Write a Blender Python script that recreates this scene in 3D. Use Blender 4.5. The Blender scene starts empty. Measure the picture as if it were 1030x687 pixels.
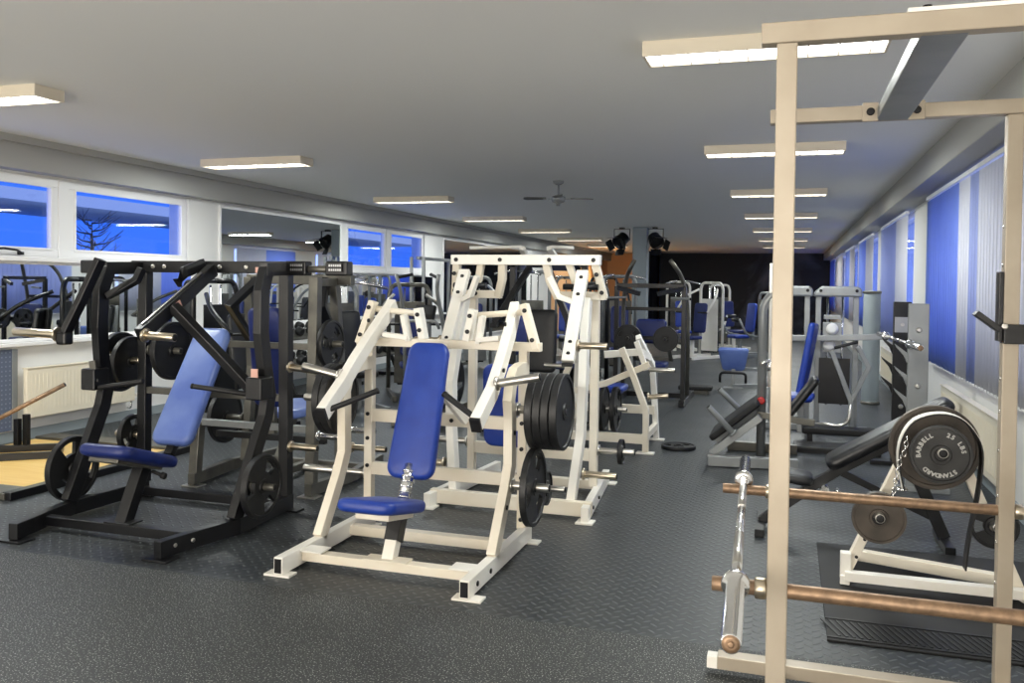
import bpy, bmesh, math, random
from mathutils import Vector as V, Matrix
random.seed(7)
SC = bpy.context.scene
COL = SC.collection
PI = math.pi

# ------------------------------------------------------------------ mesh helpers
class MB:
    """collects shapes into one mesh"""
    def __init__(self):
        self.bm = bmesh.new()

    def _ring(self, pts):
        return [self.bm.verts.new(p) for p in pts]

    def _loft(self, a, b, smooth=False):
        n = len(a)
        for i in range(n):
            j = (i + 1) % n
            try:
                f = self.bm.faces.new((a[i], a[j], b[j], b[i])); f.smooth = smooth
            except ValueError:
                pass

    def _cap(self, r, flip=False):
        try:
            self.bm.faces.new(list(reversed(r)) if flip else r)
        except ValueError:
            pass

    def bar(self, pts, w, h, up=(0, 0, 1), ends=True):
        """rectangular tube swept along a polyline; w across, h along 'up'"""
        pts = [V(p) for p in pts]; up = V(up); rings = []
        n = len(pts)
        for i in range(n):
            di = (pts[i] - pts[i-1]).normalized() if i else (pts[1] - pts[0]).normalized()
            do = (pts[i+1] - pts[i]).normalized() if i < n-1 else di
            s = di.cross(up)
            if s.length < 1e-4: s = di.cross(V((0, 1, 0)))
            s.normalize(); u = s.cross(di).normalized()
            nn = di + do
            ring = []
            for a, b in ((-1, -1), (1, -1), (1, 1), (-1, 1)):
                o = s * (a * w / 2) + u * (b * h / 2)
                t = -o.dot(nn) / max(1e-4, di.dot(nn)) if 0 < i < n-1 else 0
                ring.append(pts[i] + o + di * t)
            rings.append(self._ring(ring))
        for a, b in zip(rings, rings[1:]): self._loft(a, b)
        if ends: self._cap(rings[0], True); self._cap(rings[-1])
        return self

    def tube(self, pts, r, n=12, bend=0.0, cap=True, r2=None):
        pts = [V(p) for p in pts]
        if bend > 0 and len(pts) > 2:
            q = [pts[0]]
            for i in range(1, len(pts) - 1):
                a, b, c = pts[i-1], pts[i], pts[i+1]
                d = min(bend, (a-b).length * .49, (c-b).length * .49)
                p0 = b + (a-b).normalized() * d; p2 = b + (c-b).normalized() * d
                for k in range(6):
                    t = k / 5
                    q.append(p0 * (1-t)**2 + b * 2 * t * (1-t) + p2 * t * t)
            q.append(pts[-1]); pts = q
        rings = []; ref = None
        m = len(pts)
        for i in range(m):
            d = ((pts[min(i+1, m-1)] - pts[max(i-1, 0)])).normalized()
            if ref is None:
                ref = d.cross(V((0, 0, 1)))
                if ref.length < .1: ref = d.cross(V((1, 0, 0)))
            s = (ref - d * ref.dot(d)).normalized(); ref = s; u = d.cross(s)
            rr = r if r2 is None else r + (r2 - r) * i / (m - 1)
            rings.append(self._ring([pts[i] + (s * math.cos(2*PI*k/n) + u * math.sin(2*PI*k/n)) * rr for k in range(n)]))
        for a, b in zip(rings, rings[1:]): self._loft(a, b, True)
        if cap: self._cap(rings[0], True); self._cap(rings[-1])
        return self

    def cyl(self, p, q, r, n=16):
        return self.tube([p, q], r, n)

    def box(self, c, s, rot=None):
        c = V(c); hx, hy, hz = s[0]/2, s[1]/2, s[2]/2
        M = rot or Matrix.Identity(3)
        v = [self.bm.verts.new(c + M @ V((x*hx, y*hy, z*hz))) for x in (-1, 1) for y in (-1, 1) for z in (-1, 1)]
        for f in ((0, 1, 3, 2), (4, 6, 7, 5), (0, 4, 5, 1), (2, 3, 7, 6), (0, 2, 6, 4), (1, 5, 7, 3)):
            self.bm.faces.new([v[i] for i in f])
        return self

    def lathe(self, prof, o=(0, 0, 0), axis=(0, 0, 1), n=32, smooth=True):
        """prof: (radius, height) pairs"""
        o = V(o); d = V(axis).normalized()
        s = d.cross(V((0, 0, 1)))
        if s.length < .1: s = d.cross(V((1, 0, 0)))
        s.normalize(); u = d.cross(s); prev = None
        for r, h in prof:
            ring = self._ring([o + d*h + (s*math.cos(2*PI*k/n) + u*math.sin(2*PI*k/n)) * max(r, .0005) for k in range(n)])
            if prev: self._loft(prev, ring, smooth)
            else: self._cap(ring, True)
            prev = ring
        self._cap(prev)
        return self

    def prism(self, poly, o, u, v, t):
        """polygon (2D) in plane (u,v) through o, extruded t/2 each way"""
        o, u, v = V(o), V(u).normalized(), V(v).normalized(); n = u.cross(v)
        a = self._ring([o + u*x + v*y - n*(t/2) for x, y in poly])
        b = self._ring([o + u*x + v*y + n*(t/2) for x, y in poly])
        self._loft(a, b); self._cap(a, True); self._cap(b)
        return self

    def pad(self, c, u, v, L, W, T, rc=.05, re=.022, taper=1.0, crown=.006):
        """upholstered pad: length L along u, width W along v, thickness T; width at +u end = W*taper"""
        c, u, v = V(c), V(u).normalized(), V(v)
        v = (v - u * v.dot(u)).normalized(); n = u.cross(v)
        out = []
        for sx, sy, a0 in ((1, 1, 0), (-1, 1, 90), (-1, -1, 180), (1, -1, 270)):
            for k in range(7):
                a = math.radians(a0 + k * 15)
                x = sx * (L/2 - rc) + rc * math.cos(a); y = sy * (W/2 - rc) + rc * math.sin(a)
                out.append((x, y))
        lay = []
        for k in range(5):
            a = PI/2 * k / 4
            lay.append((re * (1 - math.sin(a)), -T/2 + re * (1 - math.cos(a))))
        lay += [(i, -z) for i, z in reversed(lay)]
        lay = [(re + .03, -T/2)] + lay + [(re + .05, T/2 + crown)]
        prev = None
        for ins, z in lay:
            ring = []
            for x, y in out:
                kx = (L/2 - ins) / (L/2); ky = (W/2 - ins) / (W/2)
                tp = 1 + (taper - 1) * (x / L + .5)
                ring.append(c + u * (x*kx) + v * (y*ky*tp) + n * z)
            ring = self._ring(ring)
            if prev: self._loft(prev, ring, True)
            else: self._cap(ring, True)
            prev = ring
        self._cap(prev); self.bm.faces.ensure_lookup_table(); self.bm.faces[-1].smooth = True
        return self

    def build(self, name, mat, parent=None, bevel=0.0):
        bm = self.bm
        bmesh.ops.recalc_face_normals(bm, faces=bm.faces)
        me = bpy.data.meshes.new(name); bm.to_mesh(me); bm.free()
        if mat: me.materials.append(mat)
        o = bpy.data.objects.new(name, me); COL.objects.link(o)
        if parent: o.parent = parent
        if bevel:
            m = o.modifiers.new('bevel', 'BEVEL'); m.width = bevel; m.segments = 2
            m.limit_method = 'ANGLE'; m.angle_limit = math.radians(40)
        return o

def tag(o, label, cat, group=None, kind=None):
    o['label'] = label; o['category'] = cat
    if group: o['group'] = group
    if kind: o['kind'] = kind
    return o

def thing(name, label, cat, loc=(0, 0, 0), group=None, rz=0.0):
    o = bpy.data.objects.new(name, None); COL.objects.link(o)
    o.empty_display_size = .1
    o.location = loc; o.rotation_euler = (0, 0, rz)
    return tag(o, label, cat, group)

def struct(name, mb, mat, bevel=0.0, parent=None):
    o = mb.build(name, mat, parent, bevel)
    if not parent: o['kind'] = 'structure'
    return o

def kids(o):
    return [c for c in bpy.data.objects if c.parent == o]

def dup(root, loc, label, group=None, rot=None):
    r = root.copy(); COL.objects.link(r); r.location = loc
    if rot is not None: r.rotation_euler = rot
    r['label'] = label
    if group: r['group'] = group
    for ch in kids(root):
        c = ch.copy(); COL.objects.link(c); c.parent = r
        for g in kids(ch):
            d = g.copy(); COL.objects.link(d); d.parent = c
    return r

def bolts(parent, pts, axis, r=.011, t=.012, mat=None):
    for p in pts:
        p = V(p); a = V(axis).normalized()
        MB().lathe([(r, -t/2), (r, t*.4), (r*.6, t*.5)], p, a, 10).build('bolt', mat or M['dark_metal'], parent)

# ------------------------------------------------------------------ materials
M = {}
def mat(name, col, rough=.5, metal=0.0, spec=.5, **kw):
    m = bpy.data.materials.new(name); m.use_nodes = True
    b = m.node_tree.nodes['Principled BSDF']
    b.inputs['Base Color'].default_value = (*col, 1); b.inputs['Roughness'].default_value = rough
    b.inputs['Metallic'].default_value = metal; b.inputs['Specular IOR Level'].default_value = spec
    for k, v in kw.items(): b.inputs[k.replace('_', ' ')].default_value = v
    M[name] = m
    return m
def nodes(m):
    return m.node_tree.nodes, m.node_tree.links, m.node_tree.nodes['Principled BSDF']
def N(nt, t, **kw):
    n = nt.nodes.new(t)
    for k, v in kw.items(): setattr(n, k, v)
    return n
def srgb(r, g, b):
    f = lambda c: (c/255/12.92 if c/255 <= .04045 else ((c/255+.055)/1.055)**2.4)
    return (f(r), f(g), f(b))
def mottle(name, c1, c2, scale=20, rough=(.4, .6), bump=0.0, metal=0.0, detail=4, bscale=None):
    """noise-varied surface"""
    m = mat(name, c1, rough[0], metal); nd, ln, b = nodes(m); nt = m.node_tree
    tc = N(nt, 'ShaderNodeTexCoord'); no = N(nt, 'ShaderNodeTexNoise'); no.inputs['Scale'].default_value = scale; no.inputs['Detail'].default_value = detail
    ln.new(tc.outputs['Object'], no.inputs['Vector'])
    rp = N(nt, 'ShaderNodeValToRGB'); rp.color_ramp.elements[0].color = (*c1, 1); rp.color_ramp.elements[1].color = (*c2, 1)
    rp.color_ramp.elements[0].position = .35; rp.color_ramp.elements[1].position = .68
    ln.new(no.outputs['Fac'], rp.inputs['Fac']); ln.new(rp.outputs['Color'], b.inputs['Base Color'])
    mr = N(nt, 'ShaderNodeMapRange'); mr.inputs['To Min'].default_value = rough[0]; mr.inputs['To Max'].default_value = rough[1]
    ln.new(no.outputs['Fac'], mr.inputs['Value']); ln.new(mr.outputs['Result'], b.inputs['Roughness'])
    if bump:
        n2 = N(nt, 'ShaderNodeTexNoise'); n2.inputs['Scale'].default_value = bscale or scale * 4
        ln.new(tc.outputs['Object'], n2.inputs['Vector'])
        bp = N(nt, 'ShaderNodeBump'); bp.inputs['Strength'].default_value = bump; bp.inputs['Distance'].default_value = .002
        ln.new(n2.outputs['Fac'], bp.inputs['Height']); ln.new(bp.outputs['Normal'], b.inputs['Normal'])
    return m

mottle('white_paint', srgb(245, 243, 236), srgb(238, 234, 224), 3, (.32, .45))
mottle('cream_paint', srgb(238, 231, 216), srgb(230, 220, 200), 3, (.35, .5))
mottle('black_paint', srgb(11, 12, 15), srgb(17, 18, 22), 5, (.28, .42))
mottle('gunmetal', srgb(116, 114, 106), srgb(92, 91, 86), 6, (.3, .45), metal=.55)
mottle('silver_paint', srgb(150, 153, 153), srgb(136, 140, 141), 4, (.3, .42), metal=.35)
mottle('rack_paint', srgb(178, 167, 150), srgb(164, 152, 134), 4, (.32, .48), metal=.2)
mottle('rust_bar', srgb(160, 132, 106), srgb(126, 104, 84), 30, (.35, .55), metal=.6)
mottle('blue_vinyl', srgb(26, 56, 146), srgb(30, 64, 158), 9, (.34, .5), bump=.15, bscale=160)
mottle('pale_blue_vinyl', srgb(92, 116, 190), srgb(116, 140, 204), 4, (.24, .36), bump=.12, bscale=160)  # paler blue: ceiling reflection on the black machine's backrest put into the colour
mottle('navy_vinyl', srgb(18, 34, 96), srgb(24, 42, 110), 9, (.34, .5), bump=.12, bscale=160)
mottle('black_vinyl', srgb(20, 21, 24), srgb(30, 31, 34), 9, (.3, .42), bump=.15, bscale=160)
mottle('iron_plate', srgb(19, 20, 22), srgb(27, 28, 30), 25, (.38, .55), bump=.25, bscale=140)
mottle('grey_iron_plate', srgb(62, 62, 62), srgb(50, 50, 50), 12, (.4, .55), bump=.25, bscale=140, metal=.2)
mottle('brown_iron_plate', srgb(88, 80, 72), srgb(70, 64, 58), 9, (.45, .6), bump=.25, bscale=140, metal=.2)
mat('chrome', (.82, .82, .82), .16, 1.0)
mat('brushed_steel', (.6, .58, .54), .3, 1.0)
mat('brass_steel', (.62, .54, .42), .28, 1.0)
mat('dark_metal', srgb(30, 30, 32), .4, .5)
mat('black_rubber', srgb(18, 18, 20), .6)
mat('grip_rubber', srgb(24, 24, 26), .55)
mat('white_plastic', srgb(236, 236, 232), .35)
mat('silver_sticker', srgb(170, 172, 174), .3, .6)
mat('pink_sticker', srgb(226, 176, 160), .5)
mat('dark_print', srgb(28, 28, 32), .5)
mat('red_plastic', srgb(196, 30, 28), .35)
mat('window_frame', srgb(236, 236, 236), .35)
mat('letter_paint', srgb(196, 196, 192), .5)
mat('leather', srgb(22, 21, 22), .45)
mat('yellow_wood', srgb(232, 196, 120), .45)
mat('cream_enamel', srgb(236, 228, 208), .3)
mat('red_door', srgb(186, 36, 26), .4)
mat('lamp_housing', srgb(222, 212, 192), .45)
mat('wall_paint', srgb(232, 232, 230), .7)
mat('warm_lit_wall', srgb(232, 180, 128), .7)  # orange lamplight of the far alcove put into the wall colour
mat('beam_paint', srgb(172, 172, 168), .7)
mat('ceiling_paint', srgb(240, 240, 236), .8)
mat('pillar_paint', srgb(150, 160, 164), .6)
mat('mirror', (.82, .86, .86), .015, 1.0)
mat('teal_paint', srgb(90, 190, 170), .6)

def emit(name, col, s):
    m = bpy.data.materials.new(name); m.use_nodes = True; nt = m.node_tree
    nt.nodes.remove(nt.nodes['Principled BSDF'])
    e = N(nt, 'ShaderNodeEmission'); e.inputs['Color'].default_value = (*col, 1); e.inputs['Strength'].default_value = s
    nt.links.new(e.outputs[0], nt.nodes['Material Output'].inputs[0]); M[name] = m
emit('tube_light', (1, .97, .92), 5.0)

def glass(name, col):
    m = bpy.data.materials.new(name); m.use_nodes = True; nt = m.node_tree
    nt.nodes.remove(nt.nodes['Principled BSDF'])
    t = N(nt, 'ShaderNodeBsdfTransparent'); t.inputs[0].default_value = (*col, 1)
    g = N(nt, 'ShaderNodeBsdfGlossy'); g.inputs['Roughness'].default_value = .02
    lw = N(nt, 'ShaderNodeLayerWeight'); lw.inputs['Blend'].default_value = .5
    pw = N(nt, 'ShaderNodeMath', operation='POWER'); pw.inputs[1].default_value = 4.0
    mr = N(nt, 'ShaderNodeMapRange'); mr.inputs['To Min'].default_value = .05; mr.inputs['To Max'].default_value = .8
    nt.links.new(lw.outputs['Facing'], pw.inputs[0]); nt.links.new(pw.outputs[0], mr.inputs['Value'])
    mx = N(nt, 'ShaderNodeMixShader')
    nt.links.new(mr.outputs[0], mx.inputs[0]); nt.links.new(t.outputs[0], mx.inputs[1]); nt.links.new(g.outputs[0], mx.inputs[2])
    nt.links.new(mx.outputs[0], nt.nodes['Material Output'].inputs[0]); M[name] = m
glass('window_glass', (.93, .95, 1))

def fabric(name, col, tr):
    m = bpy.data.materials.new(name); m.use_nodes = True; nt = m.node_tree
    nt.nodes.remove(nt.nodes['Principled BSDF'])
    d = N(nt, 'ShaderNodeBsdfDiffuse'); t = N(nt, 'ShaderNodeBsdfTranslucent'); mx = N(nt, 'ShaderNodeMixShader')
    tc = N(nt, 'ShaderNodeTexCoord'); no = N(nt, 'ShaderNodeTexNoise'); no.inputs['Scale'].default_value = 3
    rp = N(nt, 'ShaderNodeValToRGB'); rp.color_ramp.elements[0].color = (*[c*.9 for c in col], 1); rp.color_ramp.elements[1].color = (*col, 1)
    nt.links.new(tc.outputs['Object'], no.inputs['Vector']); nt.links.new(no.outputs['Fac'], rp.inputs['Fac'])
    for s in (d, t): nt.links.new(rp.outputs['Color'], s.inputs[0])
    mx.inputs[0].default_value = tr
    nt.links.new(d.outputs[0], mx.inputs[1]); nt.links.new(t.outputs[0], mx.inputs[2])
    nt.links.new(mx.outputs[0], nt.nodes['Material Output'].inputs[0]); M[name] = m
fabric('blind_white', srgb(240, 240, 242), .3)
fabric('blind_backlit_pale', srgb(196, 206, 238), .4)  # same white blind with some bluish backlight put into its colour
fabric('blind_backlit_blue', srgb(172, 194, 244), .55)  # blue daylight behind the slats put into the fabric colour

# speckled rubber floor (near) and raised diamond-plate rubber mats (further in)
def floor_mats():
    m = mat('speckled_rubber', srgb(44, 47, 49), .55); nd, ln, b = nodes(m); nt = m.node_tree
    tc = N(nt, 'ShaderNodeTexCoord')
    vo = N(nt, 'ShaderNodeTexNoise'); vo.inputs['Scale'].default_value = 130; vo.inputs['Detail'].default_value = 1
    ln.new(tc.outputs['Object'], vo.inputs['Vector'])
    rp = N(nt, 'ShaderNodeValToRGB'); e = rp.color_ramp.elements
    e[0].position = .60; e[0].color = (*srgb(48, 51, 52), 1); e[1].position = .70; e[1].color = (*srgb(176, 178, 172), 1)
    ln.new(vo.outputs['Fac'], rp.inputs['Fac']); ln.new(rp.outputs['Color'], b.inputs['Base Color'])
    bp = N(nt, 'ShaderNodeBump'); bp.inputs['Strength'].default_value = .3; bp.inputs['Distance'].default_value = .002
    ln.new(vo.outputs['Fac'], bp.inputs['Height']); ln.new(bp.outputs['Normal'], b.inputs['Normal'])
    m = mat('diamond_rubber', srgb(50, 54, 57), .4); nd, ln, b = nodes(m); nt = m.node_tree
    tc = N(nt, 'ShaderNodeTexCoord'); sp = N(nt, 'ShaderNodeSeparateXYZ'); ln.new(tc.outputs['Object'], sp.inputs[0])
    def mth(op, a, bb=None):
        n = N(nt, 'ShaderNodeMath', operation=op)
        for i, q in enumerate((a, bb)):
            if q is None: continue
            if isinstance(q, (int, float)): n.inputs[i].default_value = q
            else: ln.new(q, n.inputs[i])
        return n.outputs[0]
    P = 1/.055
    # rotate 45 deg: lozenges alternate direction in a checker of cells
    xr = mth('MULTIPLY', mth('ADD', sp.outputs[0], sp.outputs[1]), P*.7071); yr = mth('MULTIPLY', mth('SUBTRACT', sp.outputs[0], sp.outputs[1]), P*.7071)
    cx = mth('FLOOR', xr); cy = mth('FLOOR', yr)
    u = mth('SUBTRACT', mth('SUBTRACT', xr, cx), .5); v = mth('SUBTRACT', mth('SUBTRACT', yr, cy), .5)
    par = mth('FLOORED_MODULO', mth('ADD', cx, cy), 2)
    def ell(a, c):
        return mth('ADD', mth('POWER', mth('ABSOLUTE', mth('MULTIPLY', a, 2.1)), 2), mth('POWER', mth('ABSOLUTE', mth('MULTIPLY', c, 6.5)), 2))
    e1, e2 = ell(u, v), ell(v, u)
    d = mth('ADD', mth('MULTIPLY', e1, par), mth('MULTIPLY', e2, mth('SUBTRACT', 1, par)))
    h = mth('SUBTRACT', 1, d); h = mth('MAXIMUM', h, 0)
    h = mth('POWER', h, .5)
    bp = N(nt, 'ShaderNodeBump'); bp.inputs['Strength'].default_value = 1.0; bp.inputs['Distance'].default_value = .004
    ln.new(h, bp.inputs['Height']); ln.new(bp.outputs['Normal'], b.inputs['Normal'])
    no = N(nt, 'ShaderNodeTexNoise'); no.inputs['Scale'].default_value = 1.3; no.inputs['Detail'].default_value = 5
    ln.new(tc.outputs['Object'], no.inputs['Vector'])
    rp = N(nt, 'ShaderNodeValToRGB'); rp.color_ramp.elements[0].color = (*srgb(38, 42, 45), 1); rp.color_ramp.elements[1].color = (*srgb(58, 62, 65), 1)
    ln.new(no.outputs['Fac'], rp.inputs['Fac'])
    mx = N(nt, 'ShaderNodeMix', data_type='RGBA'); mx.inputs['B'].default_value = (*srgb(104, 110, 112), 1)      # lighter tops of the raised lozenges
    ln.new(mth('MULTIPLY', h, .5), mx.inputs['Factor']); ln.new(rp.outputs['Color'], mx.inputs['A']); ln.new(mx.outputs['Result'], b.inputs['Base Color'])
    mr = N(nt, 'ShaderNodeMapRange'); mr.inputs['To Min'].default_value = .34; mr.inputs['To Max'].default_value = .5
    ln.new(no.outputs['Fac'], mr.inputs['Value']); ln.new(mr.outputs['Result'], b.inputs['Roughness'])
    # dark wall painting with drifting smoke
    m = mat('smoke_mural', (.004, .005, .008), .6); nd, ln, b = nodes(m); nt = m.node_tree
    tc = N(nt, 'ShaderNodeTexCoord'); no = N(nt, 'ShaderNodeTexNoise'); no.inputs['Scale'].default_value = .55; no.inputs['Detail'].default_value = 7; no.inputs['Distortion'].default_value = 1.2
    ln.new(tc.outputs['Object'], no.inputs['Vector'])
    rp = N(nt, 'ShaderNodeValToRGB'); e = rp.color_ramp.elements
    e[0].position = .5; e[0].color = (.003, .004, .008, 1); e[1].position = .78; e[1].color = (.10, .11, .14, 1)
    ln.new(no.outputs['Fac'], rp.inputs['Fac']); ln.new(rp.outputs['Color'], b.inputs['Base Color'])
    # blue-grey raised dot panel
    m = mat('stud_panel', srgb(112, 122, 142), .4); nd, ln, b = nodes(m); nt = m.node_tree
    tc = N(nt, 'ShaderNodeTexCoord'); vo = N(nt, 'ShaderNodeTexVoronoi'); vo.inputs['Scale'].default_value = 22; vo.inputs['Randomness'].default_value = 0
    ln.new(tc.outputs['Object'], vo.inputs['Vector'])
    rp = N(nt, 'ShaderNodeValToRGB'); rp.color_ramp.elements[0].color = (*srgb(170, 180, 196), 1); rp.color_ramp.elements[1].color = (*srgb(92, 102, 124), 1)
    rp.color_ramp.elements[0].position = .25; rp.color_ramp.elements[1].position = .4
    ln.new(vo.outputs['Distance'], rp.inputs['Fac']); ln.new(rp.outputs['Color'], b.inputs['Base Color'])
floor_mats()
def wood_grain():
    m = M['yellow_wood']; nd, ln, b = nodes(m); nt = m.node_tree
    tc = N(nt, 'ShaderNodeTexCoord'); mp = N(nt, 'ShaderNodeMapping'); mp.inputs['Scale'].default_value = (1, 9, 9)
    no = N(nt, 'ShaderNodeTexNoise'); no.inputs['Scale'].default_value = 2.5; no.inputs['Detail'].default_value = 8
    ln.new(tc.outputs['Object'], mp.inputs[0]); ln.new(mp.outputs[0], no.inputs['Vector'])
    rp = N(nt, 'ShaderNodeValToRGB'); rp.color_ramp.elements[0].color = (*srgb(214, 168, 88), 1); rp.color_ramp.elements[1].color = (*srgb(240, 208, 136), 1)
    ln.new(no.outputs['Fac'], rp.inputs['Fac']); ln.new(rp.outputs['Color'], b.inputs['Base Color'])
wood_grain()
# ------------------------------------------------------------------ room
XL, XR, YB, CEIL, Y0 = -7.3, 1.6, 36.0, 3.0, -4.0
struct('floor', MB().box(((XL+XR)/2, (Y0+3.98)/2, -.1), (XR-XL+1, 3.98-Y0, .2)), M['speckled_rubber'])
struct('floor_1', MB().box(((XL+XR)/2, (YB+3.98)/2, -.1), (XR-XL+1, YB-3.98, .2)), M['diamond_rubber'])
struct('ceiling', MB().box(((XL+XR)/2, (YB+Y0)/2, CEIL+.1), (XR-XL+1, YB-Y0, .2)), M['ceiling_paint'])
struct('wall_back', MB().box(((-5.25+XR)/2, YB+.1, 1.5), (XR+5.25+.3, .2, 3)), M['smoke_mural'])
struct('wall_back_1', MB().box(((-5.25+XL)/2, YB+.1, 1.5), (-5.25-XL+.3, .2, 3)), M['warm_lit_wall'])
struct('light_baffle_wall', MB().box((-5.2, YB-1.3, 1.5), (.1, 2.6, 3)), M['smoke_mural'])  # added partition that keeps the warm alcove light off the dark mural
struct('wall_front', MB().box(((XL+XR)/2, Y0-.1, 1.5), (XR-XL+1, .2, 3)), M['wall_paint'])

# left wall with two openings for high windows
WL = [(4.6, 9.27), (13.37, 16.78)]
z0, z1 = 1.84, 2.66
mb = MB(); T = .3; xc = XL - T/2
def seg(mb, xc, T, a, b, lo, hi): mb.box((xc, (a+b)/2, (lo+hi)/2), (T, b-a, hi-lo))
seg(mb, xc, T, Y0, 27.0, 0, z0); seg(mb, xc, T, Y0, 27.0, z1, CEIL)
seg(mb, xc, T, Y0, WL[0][0], z0, z1); seg(mb, xc, T, WL[0][1], WL[1][0], z0, z1); seg(mb, xc, T, WL[1][1], 27.0, z0, z1)
struct('wall_left', mb, M['wall_paint'])
mb = MB(); seg(mb, xc, T, 27.0, YB, 0, CEIL); struct('wall_left_1', mb, M['warm_lit_wall'])
# beam along the left under the ceiling, and its little cove strip
struct('trim_1', MB().box(((XL-7.13)/2, (Y0+YB)/2, 2.84), (.17, YB-Y0, .32)), M['beam_paint'], .006)
struct('trim_2', MB().box((-7.12, (Y0+YB)/2, 2.965), (.05, YB-Y0, .07)), M['beam_paint'], .004)
# ledge
struct('trim_3', MB().box((XL+.04, (Y0+18)/2, .965), (.1, 18-Y0, .035)), M['window_frame'], .004)
struct('baseboard_left', MB().box((XL+.008, (Y0+YB)/2, .05), (.016, YB-Y0, .1)), M['pillar_paint'])

def window(name, y_a, y_b, lo, hi, x, fr=.085, handle=True):
    mb = MB()
    d = .07
    for (a, b, c, e) in ((y_a, y_b, lo, lo+fr), (y_a, y_b, hi-fr, hi), (y_a, y_a+fr, lo+fr, hi-fr), (y_b-fr, y_b, lo+fr, hi-fr)):
        mb.box((x, (a+b)/2, (c+e)/2), (d, b-a, e-c))
    w = struct(name, mb, M['window_frame'], .006)
    g = MB().box((x-.01, (y_a+y_b)/2, (lo+hi)/2), (.012, y_b-y_a-2*fr+.01, hi-lo-2*fr+.01)).build('pane', M['window_glass'], w)
    mb = MB(); f = fr-.012
    for (a, b, c, e) in ((y_a+f, y_b-f, lo+f, lo+fr+.012), (y_a+f, y_b-f, hi-fr-.012, hi-f), (y_a+f, y_a+fr+.012, lo+fr+.012, hi-fr-.012), (y_b-fr-.012, y_b-f, lo+fr+.012, hi-fr-.012)):
        mb.box((x+.03, (a+b)/2, (c+e)/2), (.03, b-a, e-c))
    mb.build('sash', M['window_frame'], w, .003)
    return w
xw = XL - .06
k = 1
w1 = window('window_1', 5.3, 7.22, z0, z1, xw)
window('window_2', 7.36, 9.25, z0, z1, xw)
window('window_3', 13.4, 15.0, z0, z1, xw)
window('window_4', 15.12, 16.76, z0, z1, xw)
struct('trim_4', MB().box((xw, 7.29, (z0+z1)/2), (.09, .14, z1-z0)).box((xw, 4.95, (z0+z1)/2), (.09, .7, z1-z0)).box((xw, 15.06, (z0+z1)/2), (.09, .12, z1-z0)), M['window_frame'], .004)
# dark metal latch on the first window
h = MB().tube([(xw+.06, 6.3, 1.875), (xw+.1, 6.36, 1.9), (xw+.11, 6.5, 1.91), (xw+.1, 6.65, 1.9), (xw+.06, 6.74, 1.875)], .012, 8)
h.box((xw+.05, 6.3, 1.87), (.04, .05, .03)).box((xw+.05, 6.74, 1.87), (.04, .05, .03)).build('window_latch', M['dark_metal'], w1)
struct('trim_5', MB().box((XL+.02, 6.95, z0-.025), (.12, 4.7, .05)).box((XL+.02, 15.08, z0-.025), (.12, 3.5, .05)), M['window_frame'], .005)

# wall mirrors
def mirror(y_a, y_b, lo, hi, label, frame=True):
    t = thing('wall_mirror', label, 'mirror', (XL, (y_a+y_b)/2, lo), 'mirrors on the left wall')
    w, h = y_b-y_a, hi-lo
    MB().box((.012, 0, h/2), (.012, w, h)).build('mirror_glass', M['mirror'], t)
    if frame:
        mb = MB(); f = .035
        for (a, b, c, e) in ((-w/2-f, w/2+f, -f, 0), (-w/2-f, w/2+f, h, h+f), (-w/2-f, -w/2, 0, h), (w/2, w/2+f, 0, h)):
            mb.box((.015, (a+b)/2, (c+e)/2), (.03, b-a, e-c))
        mb.build('mirror_frame', M['window_frame'], t, .003)
mirror(4.0, 9.3, 1.02, 1.76, 'long low wall mirror under the two nearest blue windows')
mirror(9.9, 13.15, 1.02, 2.6, 'tall wall mirror between the two pairs of windows')
mirror(13.4, 17.2, 1.02, 1.76, 'low wall mirror under the farther pair of windows')
mirror(17.8, 24.2, .4, 2.6, 'tall dark wall mirror past the farther pair of windows')

# right wall: sill wall, piers and openings hidden behind vertical blinds
BAYS = [(4.2, 11.0), (12.75, 16.3), (17.7, 21.2), (22.6, 26.0), (27.4, 31.0), (32.2, 35.4)]
zs, zh = .86, 2.7
mb = MB(); xc = XR + .15; T = .3
seg(mb, xc, T, Y0, YB, 0, zs); seg(mb, xc, T, Y0, YB, zh, CEIL)
prev = Y0
for a, b in BAYS:
    seg(mb, xc, T, prev, a, zs, zh); prev = b
seg(mb, xc, T, prev, YB, zs, zh)
struct('wall_right', mb, M['wall_paint'])
for i, (a, b) in enumerate(BAYS):
    mid = (a+b)/2
    window('window_%d' % (5+i), a, b, zs, zh, XR+.06, .08)
struct('trim_6', MB().box((1.5, (Y0+YB)/2, 2.86), (.42, YB-Y0, .28)), M['beam_paint'], .01)
struct('baseboard_right', MB().box((XR-.008, (Y0+YB)/2, .05), (.016, YB-Y0, .1)), M['pillar_paint'])

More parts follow.
